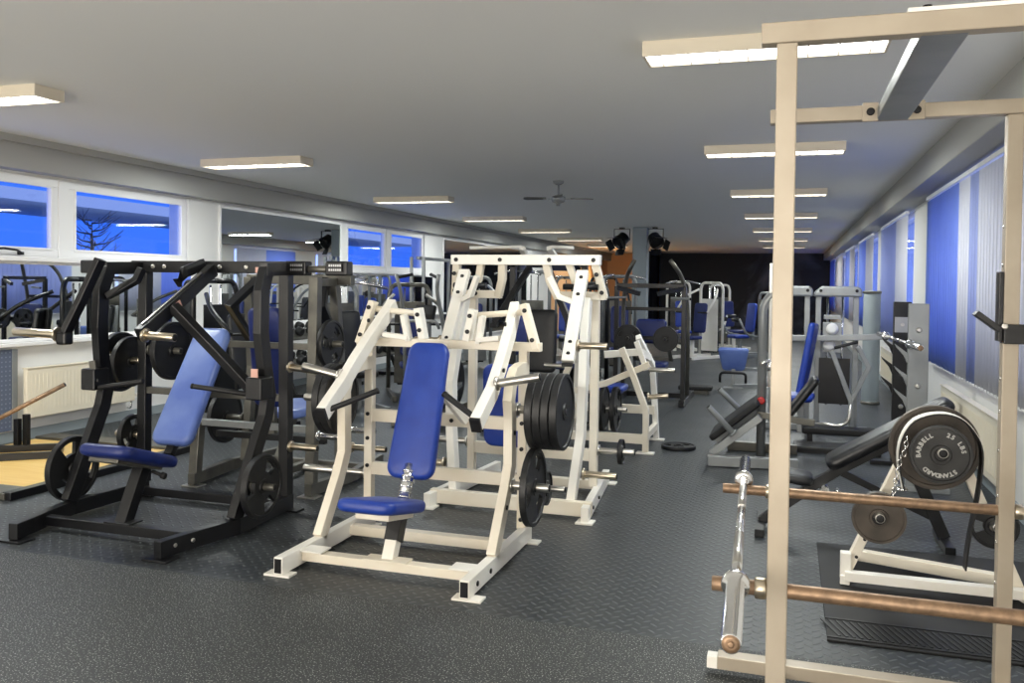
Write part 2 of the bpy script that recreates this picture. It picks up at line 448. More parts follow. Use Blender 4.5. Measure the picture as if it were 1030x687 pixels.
def blind(y_a, y_b, fab, label, ang=-5, z_lo=.82, z_hi=2.69, x=1.52, jitter=1.5):
    t = thing('vertical_blind', label, 'blind', (x, (y_a+y_b)/2, z_lo), 'vertical blinds on the right windows')
    L = y_b - y_a; n = max(1, round(L/.115)); p = L/n
    MB().box((.0, 0, z_hi-z_lo-.02), (.045, L, .04)).build('headrail', M['window_frame'], t, .003)
    mb = MB()
    for i in range(n):
        a = math.radians(ang + random.uniform(-jitter, jitter))
        y = -L/2 + p*(i+.5); w = .127
        d = V((math.sin(a), math.cos(a), 0)); nn = V((math.cos(a), -math.sin(a), 0))
        H = z_hi - z_lo - .05 - random.uniform(0, .015)*0
        # gently bowed slat
        rows = []
        for z in (0, H):
            rows.append([mb.bm.verts.new(V((0, y, z)) + d*(w/2*s) + nn*(.006*(1-s*s))) for s in (-1, -.5, 0, .5, 1)])
        for q in range(4):
            f = mb.bm.faces.new((rows[0][q], rows[0][q+1], rows[1][q+1], rows[1][q])); f.smooth = True
    o = mb.build('slats', M[fab], t)
    s = o.modifiers.new('thick', 'SOLIDIFY'); s.thickness = .0012
    # bottom weights and chain
    mb = MB()
    for i in range(n):
        mb.box((0, -L/2 + p*(i+.5), -.004), (.006, .1, .018))
    mb.build('bottom_weights', M['window_frame'], t)
blind(4.3, 8.15, 'blind_white', 'pale grey closed vertical blind nearest the camera, behind the rack post')
blind(8.17, 8.5, 'blind_backlit_pale', 'narrow strip of blind tinted light blue for backlight beside the white strip')
blind(8.52, 9.02, 'blind_white', 'narrow bright white strip of blind between two blinds tinted blue', -7)
blind(9.04, 11.0, 'blind_backlit_blue', 'wide vertical blind tinted deep blue for backlight in the nearest window')
blind(12.8, 14.0, 'blind_white', 'white blind at the near side of the second window', -7)
blind(14.02, 16.25, 'blind_backlit_pale', 'blind tinted grey blue for backlight at the far side of the second window')
blind(17.75, 19.3, 'blind_white', 'white blind at the near side of the third window', -7)
blind(19.32, 21.15, 'blind_backlit_blue', 'blind tinted blue for backlight at the far side of the third window')
blind(22.65, 24.2, 'blind_white', 'white blind at the near side of the fourth window', -7)
blind(24.22, 25.95, 'blind_backlit_blue', 'blind tinted blue for backlight at the far side of the fourth window')
blind(27.45, 30.95, 'blind_white', 'white blind in the fifth window from the camera', -7)
blind(32.25, 35.35, 'blind_backlit_blue', 'blind tinted blue for backlight in the last window by the dark back wall', -7)

# radiators
def radiator(x, y, L, h, z, side, label):
    t = thing('radiator', label, 'radiator', (x, y, z), 'panel radiators')
    mb = MB(); mb.box((0, 0, h/2), (.05, L, h)); mb.build('panel', M['cream_enamel'], t, .012)
    mb = MB()
    n = int(L/.05)
    for i in range(n):
        mb.box((side*.026, -L/2+.04+(L-.08)*(i+.5)/n, h/2), (.004, .012, h-.12))
    mb.build('flutes', M['cream_enamel'], t, .0015)
    MB().box((0, 0, h+.004), (.07, L, .012)).build('top_grille', M['cream_enamel'], t, .003)
    MB().tube([(0, L/2-.04, .0), (0, L/2-.04, -.08), (-side*.05, L/2-.04, -.08)], .011, 8, .03).build('pipe', M['chrome'], t)
    MB().lathe([(.022, 0), (.024, .02), (.02, .06)], (side*.02, L/2+.02, .06), (0, 1, 0), 14).build('valve', M['white_plastic'], t)
    for s in (-1, 1):
        MB().box((-side*.045, s*L*.35, h*.6), (.05, .03, .08)).build('bracket', M['cream_enamel'], t)
radiator(XL+.09, 7.45, 1.5, .5, .22, 1, 'cream panel radiator on the left wall beside the studded panel')
radiator(XR-.08, 8.4, 2.6, .5, .16, -1, 'cream panel radiator under the right window blinds')
radiator(XR-.08, 14.6, 2.2, .5, .16, -1, 'cream panel radiator under the second right window')
# studded blue-grey panel leaning on the left wall
t = thing('studded_panel', 'blue grey studded panel standing against the left wall under the mirror', 'panel', (XL+.03, 5.75, .12))
MB().box((0, 0, .4), (.03, 1.8, .8)).build('sheet', M['stud_panel'], t, .004)
MB().box((.02, .87, .4), (.012, .06, .8)).build('edge_strip', M['silver_paint'], t, .003)

# pillar and the two spotlights on its sides
struct('pillar', MB().box((-3.32, 20.3, 1.5), (.34, .34, 3)), M['pillar_paint'], .02)
def spot(x, y, label, s):
    t = thing('stage_spotlight', label, 'spotlight', (x, y, 3.0), 'black spotlights beside the pillar')
    MB().box((0, 0, -.02), (.12, .12, .04)).build('mount', M['black_paint'], t, .004)
    mb = MB()
    for q in (-.185, .185): mb.bar([(q, 0, -.03), (q, 0, -.3)], .014, .05, (0, 1, 0))
    mb.bar([(-.19, 0, -.04), (.19, 0, -.04)], .05, .012); mb.build('yoke', M['black_paint'], t, .002)
    d = V((s*.45, -.7, -.62)).normalized()
    c = V((0, 0, -.28))
    MB().lathe([(.10, -.13), (.14, -.10), (.15, .06), (.17, .08), (.17, .16), (.155, .16), (.15, .1)], c, d, 20).build('can', M['black_paint'], t)
    u = d.cross(V((0, 0, 1))).normalized(); w = u.cross(d)
    mb = MB()
    for a, b in ((u, w), (-u, w), (w, u), (-w, u)):
        p = c + d*.16 + a*.17
        q = p + (d*.14 + a*.07)
        mb.bar([p, q], .26, .006, a)
    mb.build('barn_door', M['black_paint'], t)
spot(-3.76, 20.25, 'black spotlight hanging from the ceiling left of the grey pillar', -1)
spot(-2.98, 20.25, 'black spotlight hanging from the ceiling right of the grey pillar', 1)
# doors at the far end
d1 = struct('door_1', MB().box((-5.75, YB-.05, 1.15), (.9, .06, 2.3)), M['red_door'], .006)
MB().tube([(-5.42, YB-.09, 1.05), (-5.42, YB-.13, 1.05), (-5.54, YB-.13, 1.05)], .011, 8).build('door_handle', M['chrome'], d1)

# ceiling fan, blades at rest
t = thing('ceiling_fan', 'small ceiling fan on a short rod above the white machines', 'fan', (-2.92, 11.1, 3.0))
MB().lathe([(.075, 0), (.07, -.03), (.03, -.055)], (0, 0, 0), (0, 0, 1), 20).build('canopy', M['silver_paint'], t)
MB().cyl((0, 0, -.05), (0, 0, -.2), .012).build('rod', M['silver_paint'], t)
MB().lathe([(.03, -.19), (.09, -.21), (.1, -.24), (.08, -.28), (.03, -.3), (.025, -.33)], (0, 0, 0), (0, 0, 1), 24).build('motor', M['silver_paint'], t)
for i in range(4):
    a = .25 + i*PI/2; d = V((math.cos(a), math.sin(a), 0)); s = V((-d.y, d.x, 0))
    b = MB().prism([(.16, -.045), (.42, -.06), (.46, -.035), (.46, .035), (.42, .06), (.16, .045)], (0, 0, -.235), d, s + V((0, 0, .18)), .008).build('blade', M['gunmetal'], t)
    MB().bar([d*.08 + V((0, 0, -.24)), d*.2 + V((0, 0, -.24))], .03, .008).build('blade_arm', M['silver_paint'], b)

# ceiling light fixtures
def fixture(x, y, label):
    t = thing('ceiling_light', label, 'ceiling light', (x, y, 3.0), 'fluorescent ceiling lights in two rows')
    L, W, H = 1.3, .27, .085
    mb = MB()
    for s in (-1, 1):
        mb.box((0, s*(W/2-.008), -H/2), (L, .016, H)); mb.box((s*(L/2-.008), 0, -H/2), (.016, W-.032, H))
    mb.box((0, 0, -.012), (L-.03, W-.03, .02)); mb.build('housing', M['lamp_housing'], t, .003)
    MB().box((0, 0, -H+.03), (L-.034, W-.034, .012)).build('diffuser', M['tube_light'], t)
    lv = None
    for i in range(8):
        if lv is None: o = lv = MB().box((0, 0, 0), (.006, W-.036, .02)).build('louvre_blade', M['white_plastic'], t)
        else: o = lv.copy(); COL.objects.link(o)
        o.location = (-L/2+.09+i*(L-.18)/7, 0, -H+.012)
    l = bpy.data.lights.new('tube', 'AREA'); l.shape = 'RECTANGLE'; l.size = L-.05; l.size_y = W-.05; l.energy = LAMP; l.color = (.96, 1, .96)
    o = bpy.data.objects.new('tube', l); COL.objects.link(o); o.parent = t; o.location = (0, 0, -H-.004)
LAMP = 40
names = ['nearest', 'second', 'third', 'fourth', 'fifth', 'sixth', 'seventh']
for i, y in enumerate((5.02, 8.78, 12.75, 16.8, 20.9, 25.0, 29.2)):
    fixture(-.16, y, '%s of the right row of ceiling lights, above the right aisle' % names[i])
l = bpy.data.lights.new('warm_downlight', 'AREA'); l.shape = 'RECTANGLE'; l.size = 1.0; l.size_y = 2.5; l.energy = 170; l.spread = 1.7; l.color = (1, .72, .42)
o = bpy.data.objects.new('warm_downlight', l); COL.objects.link(o); o.location = (-6.55, 31.5, 2.75); o.rotation_euler = (0, 0, 0)
for i, y in enumerate((4.95, 8.45, 12.75, 16.75, 20.6, 24.4, 28.4)):
    fixture(-5.75, y, '%s of the left row of ceiling lights, near the left windows' % names[i])
# ------------------------------------------------------------------ weight plates (axis = local X)
def plate_mesh(name, D, t, matl, slots=0, dish=True):
    R = D/2; r0 = .026
    rr = [r0, r0+.006, r0+.02, r0+.024, R*.36, R*.46, R*.56, R*.66, R*.76, R*.84, R*.88, R*.9, R*.985, R]
    rr = sorted(set(round(r, 5) for r in rr)); n = 60
    def prof(r):
        if r <= r0+.021: return t/2
        if r >= R*.895: return t/2 - (.004 if r > R*.99 else 0)
        return t/2 - (.008 if dish else .002)
    bm = bmesh.new(); F = {}; B = {}
    for i, r in enumerate(rr):
        for k in range(n):
            a = 2*PI*k/n; y, z = r*math.cos(a), r*math.sin(a)
            F[i, k] = bm.verts.new((prof(r), y, z)); B[i, k] = bm.verts.new((-prof(r), y, z))
    m = len(rr)
    def hole(i, k):
        if not slots: return False
        rc = (rr[i]+rr[i+1])/2/R
        if not (.5 < rc < .8): return False
        step = n//slots; kk = (k - 3) % step
        return kk < n*7//60 or kk == step-0
    for i in range(m-1):
        for k in range(n):
            j = (k+1) % n
            if hole(i, k): continue
            f = bm.faces.new((F[i, k], F[i+1, k], F[i+1, j], F[i, j])); f.smooth = False
            bm.faces.new((B[i, j], B[i+1, j], B[i+1, k], B[i, k]))
            for (di, dk) in ((-1, 0), (1, 0), (0, -1), (0, 1)):
                a, b = i+di, (k+dk) % n
                edge = a < 0 or a >= m-1
                if not edge and not hole(a, b): continue
                if di == -1: p, q = (i, j), (i, k)
                elif di == 1: p, q = (i+1, k), (i+1, j)
                elif dk == -1: p, q = (i, k), (i+1, k)
                else: p, q = (i+1, j), (i, j)
                bm.faces.new((F[q], F[p], B[p], B[q]))
    for v in list(bm.verts):
        if not v.link_faces: bm.verts.remove(v)
    bmesh.ops.remove_doubles(bm, verts=bm.verts, dist=1e-5)
    bmesh.ops.recalc_face_normals(bm, faces=bm.faces)
    for f in bm.faces: f.smooth = True
    me = bpy.data.meshes.new(name); bm.to_mesh(me); bm.free(); me.materials.append(M[matl])
    try: me.set_sharp_from_angle(angle=math.radians(35))
    except Exception: pass
    return me
PM = {}
HUB = None
def plate(D, t, c, label, group='weight plates', axis='X', matl='iron_plate', slots=0, hub=True, rx=None):
    """one weight plate, centred at c (world)"""
    global HUB
    key = (D, t, matl, slots)
    if key not in PM: PM[key] = plate_mesh('weight_plate', D, t, matl, slots)
    o = bpy.data.objects.new('weight_plate', PM[key]); COL.objects.link(o)
    o.location = c
    o.rotation_euler = (random.uniform(0, 6.28) if rx is None else rx, 0, PI/2 if axis == 'Y' else 0)
    tag(o, label, 'weight plate', group)
    if hub:
        mb = MB()
        for s in (-1, 1):
            pass
        hk = ('hub', t)
        if hk not in PM:
            n = 24; bm = bmesh.new(); rings = []
            for r, x in ((.0262, -t/2-.0015), (.034, -t/2-.0015), (.036, -t/2+.004), (.036, t/2-.004), (.034, t/2+.0015), (.0262, t/2+.0015)):
                rings.append([bm.verts.new((x, r*math.cos(2*PI*k/n), r*math.sin(2*PI*k/n))) for k in range(n)])
            for a, b in zip(rings, rings[1:] + rings[:1]):
                for k in range(n): bm.faces.new((a[k], a[(k+1) % n], b[(k+1) % n], b[k]))
            bmesh.ops.recalc_face_normals(bm, faces=bm.faces)
            me = bpy.data.meshes.new('hub_ring'); bm.to_mesh(me); bm.free(); me.materials.append(M['dark_metal']); PM[hk] = me
        h = bpy.data.objects.new('hub_ring', PM[hk]); COL.objects.link(h); h.parent = o
    return o

def horn(parent, p, q, matl='brushed_steel', r=.0245, name='weight_horn'):
    """plain tube with a stop collar at its root and a dark end plug"""
    p, q = V(p), V(q); d = (q-p).normalized()
    o = MB().cyl(p, q, r, 16).build(name, M[matl], parent, .002)
    MB().lathe([(r*1.7, 0), (r*1.7, .015), (r, .016)], p, d, 18).build('collar', M[matl], o)
    MB().lathe([(r*.82, -.002), (r*.82, .003), (r*.4, .004)], q, d, 16).build('end_plug', M['black_rubber'], o)
    return o

def grip(parent, p, q, matl='grip_rubber', r=.017):
    p, q = V(p), V(q); d = (q-p).normalized()
    o = MB().cyl(p, q, r, 14).build('hand_grip', M[matl], parent, .003)
    MB().lathe([(r*1.1, 0), (r*1.1, .012), (r*.8, .016)], q, d, 14).build('grip_cap', M['black_rubber'], o)
    return o

def footplate(parent, x, y, matl, w=.14, d=.09):
    o = MB().box((x, y, .007), (w, d, .012)).build('foot_plate', M[matl], parent, .002)
    MB().box((x, y, .0005), (w-.02, d-.02, .001)).build('rubber_foot', M['black_rubber'], o)
    return o

# ------------------------------------------------------------------ white front press machine
def white_press(loc):
    t = thing('incline_press_machine', 'large white plate loaded press machine with a bright blue seat and backrest at front centre', 'exercise machine', loc)
    W, C = 'white_paint', 'cream_paint'
    for s in (-1, 1):
        r = MB().bar([(s*.545, 0, .062), (s*.545, 1.13, .062)], .055, .095).build('base_rail', M[W], t, .004)
        for y, wx in ((.04, .16), (1.09, .16)):
            MB().box((s*(.545+.01), y, .007), (wx, .085, .012)).build('foot_plate', M[W], r, .002)
        MB().box((s*.545, -.001, .062), (.042, .004, .078)).build('end_cap', M['dark_metal'], r)
        bolts(r, [(s*(.545+.029), .12, .06), (s*(.545+.029), .33, .06)], (s, 0, 0), .014)
        MB().box((s*.47, .24, .095), (.17, .12, .008)).build('gusset_plate', M[W], r, .002)
        # S-shaped front leg
        leg = [(s*.545, .44, .10), (s*.545, .66, .42), (s*.545, .735, .56), (s*.545, .73, .84), (s*.542, .715, .94), (s*.54, .75, 1.03), (s*.537, .82, 1.085), (s*.533, .93, 1.10), (s*.53, 1.05, 1.10)]
        l = MB().bar(leg, .055, .085, (0, -.7, .7)).build('curved_leg', M[C], t, .004)
        bolts(l, [(s*.575, .60, .34), (s*.575, .67, .45), (s*.575, .73, .75)], (s, 0, 0), .014)
        u = MB().bar([(s*.53, 1.05, .10), (s*.53, 1.05, 1.215)], .055, .06, (0, 1, 0)).build('rear_upright', M[C], t, .004)
        bolts(u, [(s*.53, 1.016, z) for z in (.16, .42, .6, .76)], (0, -1, 0), .013)
    MB().bar([(-.525, .24, .058), (.525, .24, .058)], .075, .05).build('floor_crossbar', M[C], t, .004)
    MB().bar([(-.525, .80, .058), (.525, .80, .058)], .07, .06).build('floor_crossbar', M[C], t, .004)
    MB().bar([(-.51, 1.05, .40), (.51, 1.05, .40)], .05, .08).build('rear_crossbar', M[C], t, .004)
    cb = MB().bar([(-.51, 1.05, .75), (.51, 1.05, .75)], .05, .08).build('rear_crossbar', M[C], t, .004)
    bolts(cb, [(.06, 1.02, .75), (.2, 1.02, .75)], (0, -1, 0), .013)
    MB().bar([(-.62, 1.05, 1.235), (.64, 1.05, 1.235)], .06, .055).build('top_bar', M[C], t, .004)
    # pivot brackets, axles and press arms
    for s in (-1, 1):
        b = MB().bar([(s*.61, 1.05, 1.22), (s*.52, 1.07, 1.50)], .075, .045, (s, 0, .5)).build('pivot_bracket', M[C], t, .004)
        bolts(b, [(s*.59, 1.01, 1.28), (s*.535, 1.025, 1.46)], (0, -1, 0), .014)
        b = MB().bar([(s*.15, 1.05, 1.26), (s*.19, 1.05, 1.46)], .075, .045, (s, 0, 0)).build('pivot_bracket', M[W], t, .004)
        bolts(b, [(s*.165, 1.008, 1.32), (s*.18, 1.008, 1.42)], (0, -1, 0), .014)
        MB().bar([(s*.24, 1.02, 1.25), (s*.27, 1.0, 1.42)], .07, .03, (s, 0, 0)).bar([(s*.24, 1.0, 1.27), (s*.4, .97, 1.29)], .06, .03, (0, 0, 1)).build('linkage', M[W], t, .004)
        MB().cyl((s*.18, 1.1, 1.42), (s*.53, 1.1, 1.45), .02).build('pivot_axle', M['cream_paint'], t)
        # arm: broad flat bar with one elbow
        a = MB().bar([(s*.43, 1.18, 1.48), (s*.455, .98, 1.32), (s*.475, .74, 1.13), (s*.48, .58, 1.0), (s*.475, .34, .855)], .06, .09, (0, -.77, .63)).build('press_arm', M[W], t, .006)
        MB().box((s*.475, .334, .85), (.058, .02, .088), Matrix.Rotation(math.radians(31), 3, 'X')).build('end_cap', M['black_rubber'], a)
        grip(a, (s*.46, .39, .875), (s*.22, .52, .98))
        horn(a, (s*.50, .60, 1.05), (s*.76, .60, 1.10))
        bolts(a, [(s*.53*.98, .68, 1.12), (s*.46, .88, 1.38)], (s, 0, 0), .013)
        st = MB().bar([(s*.16, 1.02, .75), (s*.06, .86, .95)], .05, .05).build('back_strut', M[W], t, .004)
    # seat post with sleeve and spring column, seat and backrest
    p = MB().bar([(0, .25, .06), (0, .33, .22)], .07, .07, (0, 1, 0)).build('seat_post', M[W], t, .004)
    MB().box((0, .24, .088), (.26, .1, .01)).build('base_plate', M[C], p, .002)
    MB().bar([(0, .31, .17), (0, .39, .34)], .085, .085, (0, 1, 0)).build('adjuster_sleeve', M['black_paint'], p, .004)
    mb = MB().cyl((0, .42, .33), (0, .53, .56), .034)
    for i in range(7): mb.lathe([(.034, 0), (.041, .006), (.034, .012)], (0, .43+i*.013, .35+i*.028), (0, .43, .9), 16)
    mb.build('spring_column', M['chrome'], t)
    s_ = MB().pad((0, .19, .40), (0, 1, -.21), (1, 0, 0), .54, .34, .07, .07, .028, .9).build('seat', M['blue_vinyl'], t)
    MB().bar([(0, .04, .375), (0, .36, .315)], .2, .035, (0, 0, 1)).build('seat_frame', M[C], t, .006)
    d = V((0, .285, .76)).normalized()
    MB().pad((0, .665, .865), d, (-1, 0, 0), .83, .30, .075, .07, .03, .86).build('backrest', M['blue_vinyl'], t)
    MB().bar([(0, .50, .46), (0, .84, 1.16)], .06, .05, (0, 1, 0)).bar([(0, .80, 1.0), (0, 1.04, 1.22)], .05, .05).build('backrest_frame', M[W], t, .004)
    # plate horns outboard of the legs
    for s in (-1, 1):
        horn(t, (s*.565, .80, .88), (s*.865, .80, .88))
        horn(t, (s*.57, .69, .45), (s*.80, .69, .45))
        horn(t, (s*.56, 1.06, .36), (s*.80, 1.06, .36), 'brushed_steel', .02)
    return t
WL_ = (-2.09, 4.1, 0)
white_press(WL_)
def at(o, p): return (o[0]+p[0], o[1]+p[1], o[2]+p[2])
for i, (x, l) in enumerate(((.695, 'innermost of four black plates stacked on the right side of the white front machine'), (.743, 'second from inside of four black plates on the right of the white front machine'), (.791, 'third from inside of four black plates on the right of the white front machine'), (.842, 'outermost big black plate facing right on the white front press machine'))):
    plate(.45, .046, at(WL_, (x, .80, .88)), l, 'plates on the white front machine', matl='iron_plate')
for i, (x, l) in enumerate(((-.62, 'inner black plate on the left side of the white front machine, behind the curved leg'), (-.67, 'outer black plate on the left side of the white front machine, behind the curved leg'))):
    plate(.45, .046, at(WL_, (x, .80, .88)), l, 'plates on the white front machine')
plate(.45, .04, at(WL_, (.705, .69, .45)), 'low slotted black plate beside the right front leg of the white front machine', 'plates on the white front machine', slots=3, rx=.5)
plate(.21, .03, at(WL_, (.68, 1.06, .36)), 'small black plate behind the low slotted plate on the white front machine', 'plates on the white front machine')

# ------------------------------------------------------------------ black front press machine
def black_press(loc):
    t = thing('chest_press_machine', 'black plate loaded press machine with a long shiny blue backrest, left front', 'exercise machine', loc)
    K = 'black_paint'
    for s in (-1, 1):
        r = MB().bar([(s*.535, 0, .065), (s*.56, .15, .065), (s*.66, .58, .065), (s*.62, 1.26, .065)], .06, .10).build('base_rail', M[K], t, .004)
        MB().box((s*.535, .03, .007), (.17, .12, .012)).build('foot_plate', M[K], r, .002)
        MB().box((s*.62, 1.24, .007), (.2, .1, .012)).build('foot_plate', M[K], r, .002)
        bolts(r, [(s*.578, .10, .07), (s*.61, .22, .07)], (s, -.2, 0), .013, mat=M['brushed_steel'])
        leg = [(s*.655, .56, .11), (s*.665, .78, .55), (s*.67, .87, .72), (s*.67, .905, .86), (s*.668, .86, 1.05), (s*.66, .83, 1.28), (s*.655, .84, 1.55), (s*.65, .90, 1.70)]
        l = MB().bar(leg, .06, .10, (0, 1, .2)).build('curved_leg', M[K], t, .004)
        bolts(l, [(s*.70, .62, .25), (s*.70, .72, .45)], (s, 0, 0), .012, mat=M['brushed_steel'])
        MB().bar([(s*.655, .86, 1.70), (s*.62, 1.22, 1.71)], .06, .09).build('top_side_bar', M[K], t, .004)
        MB().bar([(s*.61, 1.22, .11), (s*.60, 1.22, 1.68)], .075, .075, (0, 1, 0)).build('rear_upright', M[K], t, .005)
        MB().box((s*.67, .80, .92), (.12, .14, .15)).build('arm_stop', M[K], t, .01)
    tb = MB().bar([(-.70, 1.22, 1.72), (.72, 1.22, 1.72)], .08, .085).build('top_bar', M[K], t, .005)
    bolts(tb, [(x, 1.178, 1.72) for x in (-.50, -.40, -.02, .08, .30)], (0, -1, 0), .016, mat=M['brushed_steel'])
    for x in (.72, 1.02):
        MB().box((x, 1.162, 1.72), (.11, .012, .06)).build('maker_sticker', M['dark_metal'], tb)
        mb = MB()
        for k, z in enumerate((1.735, 1.705)):
            for q in range(6): mb.box((x-.042+q*.0165, 1.1555, z), (.011, .001, .016))
        mb.build('sticker_print', M['silver_sticker'], tb)
    MB().cyl((.72, 1.22, 1.71), (1.0, 1.22, 1.71), .025).cyl((-.70, 1.22, 1.72), (-1.05, 1.22, 1.72), .025).build('side_axle', M['gunmetal'], t)
    for s, x in ((1, 1.02), (-1, -1.08), (1, .70)):
        MB().box((x, 1.215, 1.715), (.17, .095, .10)).build('axle_block', M[K], t, .012)
    MB().box((.42, 1.172, 1.70), (.075, .006, .04)).build('sticker', M['pink_sticker'], tb)
    MB().bar([(-.62, .30, .06), (.62, .30, .06)], .06, .06).build('floor_crossbar', M[K], t, .004)
    MB().bar([(-.60, 1.2, .05), (.60, 1.2, .05)], .06, .06).build('floor_crossbar', M[K], t, .004)
    MB().bar([(-.60, 1.22, .80), (.60, 1.22, .80)], .05, .05).build('rear_crossbar', M['gunmetal'], t, .004)
    # levers from the top: right one pulled forward, with a brace down to the hand grip
    a = MB().bar([(.05, 1.14, 1.70), (.06, .78, 1.49), (.06, .40, 1.27)], .06, .09, (0, -.5, .86)).build('lever_arm', M[K], t, .005)
    MB().bar([(.06, 1.0, 1.675), (.06, .42, 1.337)], .012, .012).build('edge_strip', M['brushed_steel'], a)
    MB().box((.09, .72, 1.455), (.012, .06, .045), Matrix.Rotation(math.radians(30), 3, 'X')).build('sticker', M['pink_sticker'], a)
    horn(a, (.08, .42, 1.27), (.31, .42, 1.26), 'brass_steel', .027)
    MB().bar([(-.04, 1.16, 1.74), (-.06, .98, 1.68), (-.06, .9, 1.60)], .04, .08, (0, 1, 1)).build('link_plate', M[K], a, .004)
    b = MB().bar([(.08, .68, 1.45), (.34, .79, 1.15), (.57, .90, .87)], .055, .085, (0, -1, 0)).build('brace_arm', M[K], t, .005)
    grip(b, (.56, .88, .86), (.20, .74, .915))
    MB().box((.67, .745, 1.0), (.05, .008, .10)).build('sticker', M['pink_sticker'], b)
    # left one swung out to the side
    a = MB().bar([(-.57, .74, 1.76), (-.68, .69, 1.48), (-.78, .65, 1.25)], .045, .075, (0, -1, 0)).build('lever_arm', M[K], t, .005)
    MB().box((-.79, .65, 1.21), (.085, .08, .09)).build('arm_end', M[K], a, .015)
    horn(a, (-.83, .64, 1.235), (-1.22, .64, 1.245), 'brass_steel', .03)
    MB().bar([(-.40, .95, 1.70), (-.42, .92, 1.62), (-.62, .86, 1.50)], .045, .055, (0, -1, 0)).build('crank_bar', M[K], t, .004)
    g = MB().bar([(-.66, .76, 1.05), (-.63, .76, .90)], .05, .012, (0, 1, 0)).build('grip_plate', M['gunmetal'], t, .003)
    grip(g, (-.60, .76, .865), (-.27, .80, .92))
    # seat
    MB().bar([(0, .33, .08), (0, .50, .42)], .08, .08, (0, 1, 0)).build('seat_post', M[K], t, .004)
    MB().box((0, .33, .095), (.2, .12, .01)).build('base_plate', M['dark_metal'], t, .002)
    MB().pad((.03, .37, .505), (0, 1, -.32), (1, 0, 0), .58, .38, .075, .08, .03, .85).build('seat', M['navy_vinyl'], t)
    MB().bar([(0, .16, .52), (0, .56, .40)], .22, .035).build('seat_frame', M['gunmetal'], t, .006)
    k = MB().cyl((.06, .52, .38), (.13, .52, .36), .012).lathe([(.012, 0), (.022, .004), (.022, .03), (.012, .036)], (.13, .52, .36), (1, 0, -.2), 14).build('pull_knob', M['black_rubber'], t)
    d = V((0, .46, .74)).normalized()
    MB().pad((0.0, 1.0, .885), d, (-1, 0, 0), .90, .32, .08, .07, .032, .88).build('backrest', M['pale_blue_vinyl'], t)
    MB().bar([(0, .75, .44), (0, 1.27, 1.18)], .06, .05, (0, 1, 0)).build('backrest_frame', M[K], t, .004)
    horn(t, (-.56, 1.22, 1.10), (-.28, 1.22, 1.10), 'gunmetal')
    # storage horns
    for s in (-1, 1):
        horn(t, (s*.69, .70, .30), (s*.86, .70, .30), 'gunmetal', .024)
        horn(t, (s*.63, 1.22, 1.02), (s*1.0, 1.22, .99), 'brass_steel', .025)
        horn(t, (s*.64, 1.22, .46), (s*.86, 1.22, .46), 'brass_steel', .024)
    return t
BL_ = (-3.97, 4.1, 0)
black_press(BL_)
G = 'plates on the black front machine'
plate(.45, .045, at(BL_, (-.765, .70, .30)), 'low black plate on the left front leg of the black machine, over the yellow platform', G, slots=3, rx=1.2)
plate(.41, .045, at(BL_, (.76, .70, .30)), 'low slotted black plate on the right front leg of the black machine', G, slots=3, rx=.3)
plate(.45, .045, at(BL_, (-.83, 1.22, 1.0)), 'outer slotted black plate high on the left rear post of the black machine', G, slots=3, rx=2.2)
plate(.38, .04, at(BL_, (-.735, 1.22, 1.005)), 'inner black plate high on the left rear post of the black machine', G)
plate(.30, .04, at(BL_, (-.71, 1.22, .46)), 'small black plate low on the left rear post behind the blue seat', G, slots=3, rx=.9)

